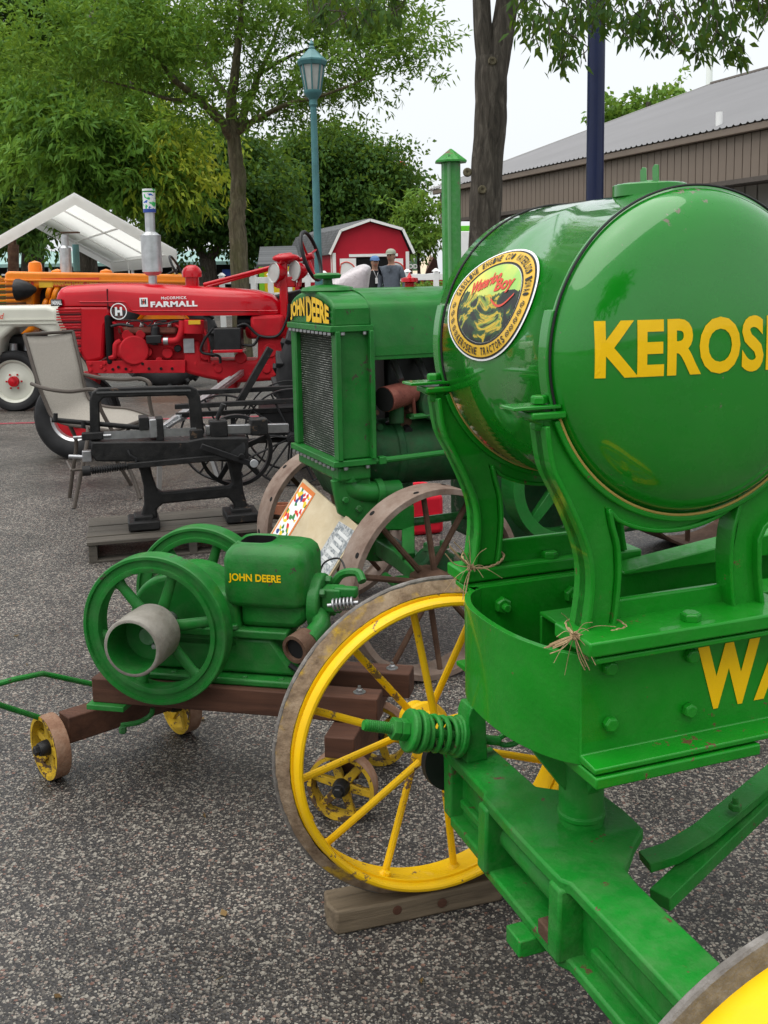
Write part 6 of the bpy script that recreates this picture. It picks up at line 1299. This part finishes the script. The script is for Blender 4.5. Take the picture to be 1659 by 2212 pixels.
def crown(name, parent, lobes, nclump, per, L, Wd, mat, seed, droop=.35, sig=.28, shell=.5, tbias=0.0, org=V(0, 0, 0), bough=6, bs=1.6, spray=1.0):
    """boughs in the lobes, twigs round each bough, leaves along each twig: gaps stay between the boughs"""
    rg = np.random.default_rng(seed); lob = np.array([[*c, *r] for c, r in lobes]); vol = (lob[:, 3]*lob[:, 4]*lob[:, 5])**.7; nb = max(3, nclump//bough); pk_ = rg.choice(len(lob), nb, p=vol/vol.sum())
    d = rg.normal(size=(nb, 3)); d /= np.linalg.norm(d, axis=1)[:, None]; r = rg.uniform(shell, 1.0, nb)[:, None]
    bc = lob[pk_, :3]+d*r*lob[pk_, 3:]; bt = rg.uniform(0, 1, nb)
    j = rg.integers(0, nb, nclump); cc = bc[j]+rg.normal(size=(nclump, 3))*sig*bs*np.array([1, 1, .55])
    td = d[j]+rg.normal(size=(nclump, 3))*.55; td[:, 2] -= droop; td /= np.linalg.norm(td, axis=1)[:, None]
    i = np.repeat(np.arange(nclump), per); n = len(i); t = rg.uniform(-.5, .6, n)[:, None]
    off = td[i]*t*sig*2.6*spray+rg.normal(size=(n, 3))*sig*(.34 if spray else .8)*np.array([1, 1, .75]); C = cc[i]+off-org
    tint = np.clip(.45*bt[j][i]+.2*rg.uniform(0, 1, nclump)[i]+.35*rg.uniform(0, 1, n)+tbias, 0, 1)
    return leaf_obj(name, leaves_mesh(C, td[i], L, Wd, droop, rg, None, .75), mat, parent, tint)
def limb(mb, pts, r0, r1, n=10, jit=.0, k=5):
    pts = smooth_path(pts, k); N = len(pts); mb.tube([p+V(random.gauss(0, jit), random.gauss(0, jit), 0) for p in pts], [r0+(r1-r0)*i/(N-1) for i in range(N)], n)
def lobe(x, y, Y, rp, ry=None, depth=None):
    c = P_(x, y, Y); k = Y/2190.0; return (c, (rp*k, (depth if depth else rp)*k, (ry or rp)*k))
def tree(name, label, base, trunk_mat, limbs, crowns, group=None):
    t = thing(name, label, 'tree', base, 0, group); o = np.array(base, float); mb = MB()
    for i, (pts, r0, r1) in enumerate(limbs):
        pts = [np.array(p, float)-o for p in pts]; limb(mb, pts, r0, r1, 14 if i == 0 else 8, .012 if i == 0 else .006)
    mb.build('trunk', trunk_mat, t, smooth=70)
    for c in crowns: crown('crown', t, org=o, **c)
    return t
G_ = lambda x, y, Y: V(P_(x, y, Y)[0], Y, gz(Y))
# tree with the visible branching in the middle left
Y2 = 16.0; q = lambda x, y, dy=0.0: P_(x, y, Y2+dy)
rs2 = [([G_(520, 640, Y2)-V(0, 0, .1), q(516, 560), q(512, 470), q(515, 400), q(508, 330), q(503, 285)], .15, .10), ([q(503, 290), q(500, 220), q(510, 140), q(520, 40), q(525, -60)], .10, .03), ([q(503, 300), q(470, 255, -.3), q(430, 215, -.6), q(380, 175, -1), q(320, 110, -1.3), q(240, 60, -1.6)], .085, .015),
       ([q(505, 295), q(535, 225, .3), q(560, 160, .5), q(590, 90, .7), q(620, 0, .9)], .075, .015), ([q(508, 290), q(550, 260, -.2), q(620, 225, -.5), q(700, 205, -.9), q(790, 170, -1.2)], .06, .012), ([q(560, 160, .5), q(630, 120, .2), q(720, 90), q(830, 70)], .035, .008), ([q(500, 220), q(450, 150, .3), q(420, 80, .5), q(380, 20, .5)], .045, .01), ([q(430, 215, -.6), q(370, 215, -.9), q(290, 190, -1.2), q(200, 170, -1.5)], .04, .008)]
cr2 = [dict(lobes=[lobe(640, 200, Y2, 70, 45), lobe(760, 150, Y2-.8, 90, 55), lobe(860, 90, Y2-1, 80, 60), lobe(700, 60, Y2, 120, 70), lobe(560, 60, Y2, 100, 70), lobe(450, 90, Y2+.5, 90, 70), lobe(560, 180, Y2+.3, 70, 50), lobe(790, 10, Y2-.5, 140, 60), lobe(900, 130, Y2-1, 45, 40), lobe(600, 250, Y2, 60, 30), lobe(480, -20, Y2, 160, 60)], nclump=900, per=20, L=.115, Wd=.036, mat='leaf_maple', seed=11, sig=.16, shell=.1, bough=7, bs=2.2, droop=.08),
       dict(lobes=[lobe(350, 90, Y2-1.2, 90, 60), lobe(260, 110, Y2-1.5, 90, 60), lobe(400, 170, Y2-.8, 70, 45), lobe(430, 240, Y2-.6, 50, 35), lobe(160, 70, Y2-1.8, 110, 60), lobe(60, 110, Y2-2, 90, 50), lobe(300, 20, Y2-1, 130, 50)], nclump=600, per=20, L=.115, Wd=.036, mat='leaf_ash', seed=12, sig=.16, shell=.1, tbias=.0, bough=7, bs=2.2, droop=.1)]
tree('shade_tree', 'slender shade tree with mossy trunk beside the lamp post', G_(520, 640, Y2), 'bark_moss', rs2, cr2)
# big drooping tree at the left
Y1 = 25.0; q = lambda x, y, dy=0.0: P_(x, y, Y1+dy)
tree('broad_tree', 'broad tree with drooping light green foliage above the canopy', G_(190, 640, Y1), 'bark', [([G_(190, 640, Y1)-V(0, 0, .1), q(185, 540), q(175, 420), q(180, 300)], .3, .2), ([q(178, 330), q(120, 220), q(60, 120)], .15, .04), ([q(178, 330), q(240, 230), q(300, 160)], .15, .04), ([q(180, 310), q(190, 150), q(200, 0)], .16, .05)],
     [dict(lobes=[lobe(270, 300, Y1-1.5, 110, 80), lobe(170, 300, Y1-2, 110, 90), lobe(330, 340, Y1-1, 75, 80), lobe(90, 330, Y1-1, 100, 70), lobe(230, 400, Y1-2, 90, 45), lobe(340, 410, Y1-1, 60, 35), lobe(150, 210, Y1-1, 130, 70), lobe(40, 260, Y1, 100, 70)], nclump=1250, per=28, L=.22, Wd=.066, mat='leaf_ash', seed=21, droop=.4, sig=.26, shell=.5, tbias=-.04, bough=12, bs=1.5),
      dict(lobes=[lobe(380, 330, Y1-1, 35, 70), lobe(350, 400, Y1-1.6, 60, 40), lobe(395, 290, Y1-1, 30, 40)], nclump=150, per=30, L=.2, Wd=.07, mat='leaf_yellow', seed=22, droop=.4, sig=.3, shell=.3)])
Y8 = 34.0; q = lambda x, y, dy=0.0: P_(x, y, Y8+dy)
tree('dark_tree', 'tall dark tree filling the upper left corner', G_(70, 640, Y8), 'bark', [([G_(70, 640, Y8)-V(0, 0, .1), q(70, 500), q(60, 350), q(60, 200)], .4, .25), ([q(62, 260), q(0, 150), q(-60, 60)], .2, .05), ([q(62, 240), q(130, 140), q(190, 60)], .2, .05)],
     [dict(lobes=[lobe(20, 130, Y8, 140, 120), lobe(170, 90, Y8, 140, 110), lobe(0, 330, Y8, 130, 110), lobe(110, 380, Y8, 130, 100), lobe(290, 130, Y8+1, 110, 90), lobe(60, 0, Y8, 200, 90), lobe(-60, 470, Y8, 110, 70), lobe(50, 470, Y8-2, 90, 45)], nclump=1700, per=24, L=.28, Wd=.12, mat='leaf_dark', seed=31, droop=.15, sig=.34, shell=.4, bough=8, bs=1.7)])
Y3 = 41.0; q = lambda x, y, dy=0.0: P_(x, y, Y3+dy)
tree('forked_tree', 'dark green tree with forked trunk behind the silver muffler', G_(450, 640, Y3), 'bark', [([G_(450, 640, Y3)-V(0, 0, .1), q(450, 585), q(448, 560)], .36, .3), ([q(448, 565), q(425, 530), q(405, 480), q(390, 420)], .2, .05), ([q(449, 565), q(475, 525), q(490, 470), q(500, 400)], .2, .05)],
     [dict(lobes=[lobe(420, 430, Y3, 90, 80), lobe(520, 440, Y3, 80, 90), lobe(450, 350, Y3, 90, 60), lobe(560, 500, Y3, 50, 50), lobe(390, 500, Y3, 70, 45), lobe(520, 370, Y3+1, 70, 60), lobe(580, 420, Y3+2, 55, 80)], nclump=1500, per=24, L=.24, Wd=.14, mat='leaf_dark', seed=41, sig=.36, shell=.45, bough=9, bs=1.6, spray=0)])
Y4 = 50.0; q = lambda x, y, dy=0.0: P_(x, y, Y4+dy)
tree('round_tree', 'large round dark tree behind the red barn', G_(740, 640, Y4), 'bark', [([G_(740, 640, Y4)-V(0, 0, .1), q(740, 560), q(738, 480), q(735, 380)], .5, .25)],
     [dict(lobes=[lobe(700, 390, Y4, 95, 105), lobe(790, 420, Y4, 90, 95), lobe(640, 420, Y4, 60, 90), lobe(820, 370, Y4, 55, 55), lobe(700, 330, Y4, 60, 50), lobe(840, 440, Y4, 45, 55), lobe(660, 500, Y4, 70, 60), lobe(760, 500, Y4, 100, 50), lobe(590, 480, Y4+2, 60, 70)], nclump=2600, per=24, L=.26, Wd=.15, mat='leaf_dark', seed=51, sig=.42, shell=.55, tbias=.1, bough=11, bs=1.7, spray=0)])
Y5 = 33.0; q = lambda x, y, dy=0.0: P_(x, y, Y5+dy)
tree('young_tree', 'thin young tree between the red barn and the market stall', G_(906, 640, Y5), 'bark', [([G_(906, 640, Y5), q(905, 580), q(903, 520), q(900, 450)], .07, .02), ([q(904, 540), q(925, 510), q(935, 480)], .03, .01), ([q(904, 530), q(885, 500), q(878, 470)], .03, .01)],
     [dict(lobes=[lobe(890, 490, Y5, 32, 32), lobe(915, 500, Y5, 30, 38), lobe(900, 455, Y5, 20, 26), lobe(940, 510, Y5, 20, 35), lobe(885, 530, Y5, 22, 22)], nclump=150, per=20, L=.22, Wd=.08, mat='leaf_maple', seed=61, sig=.22, shell=.2, tbias=.1)])
Y7 = 72.0; q = lambda x, y, dy=0.0: P_(x, y, Y7+dy)
tree('roof_tree', 'green tree top showing above the grey metal roof', G_(1400, 640, Y7), 'bark', [([G_(1400, 640, Y7), q(1400, 400), q(1400, 220)], .5, .15), ([q(1400, 330), q(1350, 260), q(1345, 235)], .2, .05)],
     [dict(lobes=[lobe(1415, 215, Y7, 36, 30), lobe(1350, 242, Y7, 26, 24), lobe(1460, 230, Y7, 30, 25), lobe(1400, 260, Y7, 60, 30), lobe(1440, 280, Y7, 60, 30)], nclump=190, per=26, L=.45, Wd=.26, mat='leaf_maple', seed=71, sig=.55, shell=.3, tbias=.1)])
# hedge behind the fence
hg = thing('hedge', 'clipped green hedge behind the white fence', 'hedge'); cr_ = np.random.default_rng(5); n = 7000
C_ = np.stack([cr_.uniform(P_(860, 620, 27)[0], P_(1300, 620, 27)[0], n), cr_.uniform(26.4, 27.4, n), cr_.uniform(.3, 1.35, n)], 1); leaf_obj('foliage', leaves_mesh(C_, np.zeros((n, 3)), .12, .07, .1, cr_), 'leaf_maple', hg, cr_.uniform(0, 1, n))
MB().box(((P_(860, 620, 27)[0]+P_(1300, 620, 27)[0])/2, 26.9, .75), (P_(1300, 620, 27)[0]-P_(860, 620, 27)[0], .6, .9)).build('stems', 'bark', hg)
# near tree on the right: forked trunk, leaf sprays hanging into the top of the picture
Y6 = 9.0; q = lambda x, y, dy=0.0: P_(x, y, Y6+dy)
t6 = G_(1046, 640, Y6)
limbs6 = [([t6-V(0, 0, .1), q(1046, 600), q(1047, 480), q(1050, 400), q(1052, 340), q(1060, 250), q(1062, 160), q(1064, 125)], .136, .135), ([q(1058, 170), q(1046, 90), q(1040, 0), q(1036, -120), q(1000, -300)], .088, .06), ([q(1068, 170), q(1084, 80), q(1096, 0), q(1110, -100), q(1150, -300)], .108, .08),
          ([q(1105, -60), q(1200, -80, -.6), q(1330, -60, -1.2), q(1480, -40, -1.8), q(1600, 0, -2.2)], .05, .012), ([q(1330, -60, -1.2), q(1390, -20, -1.4), q(1420, 40, -1.5)], .02, .006), ([q(1030, -160), q(900, -150, -1), q(780, -100, -1.8), q(700, -40, -2.2)], .05, .012), ([q(1150, -300), q(1300, -420, -1.5), q(1500, -500, -3)], .07, .03), ([q(1000, -300), q(900, -450, -1), q(760, -560, -2.5)], .06, .02)]
tk = thing('near_tree', 'near forked tree with rough brown bark and hanging leaf sprays', 'tree', t6); o6 = np.array(t6); mb = MB()
from mathutils import noise as mn
def bark_limb(mb, pts, r0, r1, n=44, k=26, amp=.075):
    pts = smooth_path(pts, k); N = len(pts); rings = []; u = V(1, 0, 0)
    for i, p in enumerate(pts):
        tg = nrm(pts[min(i+1, N-1)]-pts[max(i-1, 0)]); u = nrm(u-tg*np.dot(u, tg)); w = np.cross(tg, u); r = r0+(r1-r0)*i/(N-1); ring = []
        for j in range(n):
            a = 2*pi*j/n; q = Vector((cos(a)*6.5, sin(a)*6.5, p[2]*3.0)); e = abs(mn.noise(q))*2-.5; e2 = mn.noise(Vector((cos(a)*1.2, sin(a)*1.2, p[2]*1.7)))
            ring.append(p+(u*cos(a)+w*sin(a))*r*(1+amp*e+.06*e2))
        rings.append(ring)
    mb.loft(rings)
for i, (pts, r0, r1) in enumerate(limbs6):
    if i < 3: bark_limb(mb, [np.array(p)-o6 for p in pts], r0, r1)
    else: limb(mb, [np.array(p)-o6 for p in pts], r0, r1, 10, .002, 8)
mb.build('trunk', 'bark', tk, smooth=85)
for x, y in ((1042, 410), (1064, 132), (1010, 372)): c_ = q(x, y, -.14)-o6; MB().lathe([(0, 0), (.012, .016), (.012, .03), (-.01, .04)], c_, (0, -1, 0), 14).build('branch_scar', 'bark_moss', tk)
rg = np.random.default_rng(77); Cs = []; Ss = []; tw = MB()
def spray(x, y, Yd, r, n, hang=1.0):
    """a hanging twig with leaflets along it"""
    a = P_(x, y-r*.9, Yd); b = P_(x+rg.normal()*r*.5, y+r*.8, Yd+rg.normal()*.15); pts = smooth_path([a, (a+b)/2+V(rg.normal()*.05, rg.normal()*.05, .03), b], 5)
    tw.tube([p-o6 for p in pts], .004, 5)
    for i in range(n):
        t = rg.random(); p = a+(b-a)*t+rg.normal(size=3)*np.array([1, 1, .7])*r*Yd/2190*.36; Cs.append(p-o6); Ss.append([rg.normal()*.3, rg.normal()*.3, -.5])
for x, y, r in [(1130, 30, 35), (1165, 50, 40), (1190, 75, 40), (1225, 95, 40), (1245, 110, 35), (1210, 30, 50), (1255, 40, 45), (1150, -10, 50), (1320, 30, 40), (1345, 55, 30), (1370, 20, 50), (1415, 50, 40), (1440, 85, 30), (1470, 60, 40), (1490, 95, 25), (1520, 30, 45), (1545, 70, 35), (1570, 95, 35), (1590, 105, 28), (1560, 30, 45), (1620, 10, 40), (1650, 20, 30), (1290, 0, 50), (1440, 0, 60), (1500, -10, 50), (1600, -20, 50), (1385, 60, 25), (1300, 25, 35), (1655, -10, 40),
                (680, 5, 40), (720, 15, 40), (760, 20, 45), (800, 10, 40), (830, 25, 25), (850, 0, 30), (735, -20, 50), (790, 40, 25), (700, 35, 22)]:
    for k in range(3): spray(x+rg.normal()*12, y+rg.normal()*8, 7.2+rg.uniform(-.7, .7), r, 15)
tag(tw.build('twigs', 'bark', tk), kind='stuff'); Cs = np.array(Cs); Ss = np.array(Ss); leaf_obj('leaf_sprays', leaves_mesh(Cs, Ss, .085, .034, .75, rg, None, .7), 'leaf_dark', tk, rg.uniform(0, .75, len(Cs)))
crown('crown', tk, [(V(1.5, 8.5, 7.2), (3.2, 2.6, 1.9)), (V(-.5, 7.5, 7.6), (2.4, 2.4, 1.6)), (V(3.0, 6.5, 6.6), (2.4, 2.2, 1.5)), (V(1.5, 9, 9.2), (3, 3, 1.8))], 420, 40, .11, .05, 'leaf_dark', 78, sig=.3, shell=.2, org=o6)
# trees standing behind the photographer, seen only mirrored in the tank
for (x, y, h, sd, lb_) in ((3.0, -12, 9.5, 81, "leafy tree seen only as the dark reflection in the tank's domed end"),):
    tree('mirrored_tree', lb_, (x, y, 0), 'bark', [([V(x, y, -.1), V(x+.1, y, 2), V(x, y+.1, h*.6)], .22, .12)], [dict(lobes=[(V(x, y, h*.68), (3.2, 3, 2.4)), (V(x-1.5, y, h*.55), (2, 2, 1.6)), (V(x+1.6, y+.5, h*.6), (2.2, 2, 1.8))], nclump=380, per=26, L=.26, Wd=.13, mat='leaf_dark', seed=sd, sig=.35, shell=.4)])

# a few dry leaves and straws on the pavement
rg = np.random.default_rng(9); n = 26; px_ = np.stack([rg.uniform(20, 1500, n), rg.uniform(1250, 2180, n)], 1); Cl = np.array([atz(x, y, .006) for x, y in px_]); vl = leaves_mesh(Cl, np.zeros((n, 3)), .035, .016, 0, rg); vl[:, 2] = .004+np.abs(vl[:, 2]-.006)*.25
leaf_mat('leaf_dry', (.09, .05, .02), (.2, .12, .05), (.33, .22, .1)); tag(leaf_obj('leaf_litter', vl, 'leaf_dry', None, rg.uniform(0, 1, n)), 'scattered dry leaf bits on the dark pavement', 'leaves', kind='stuff')
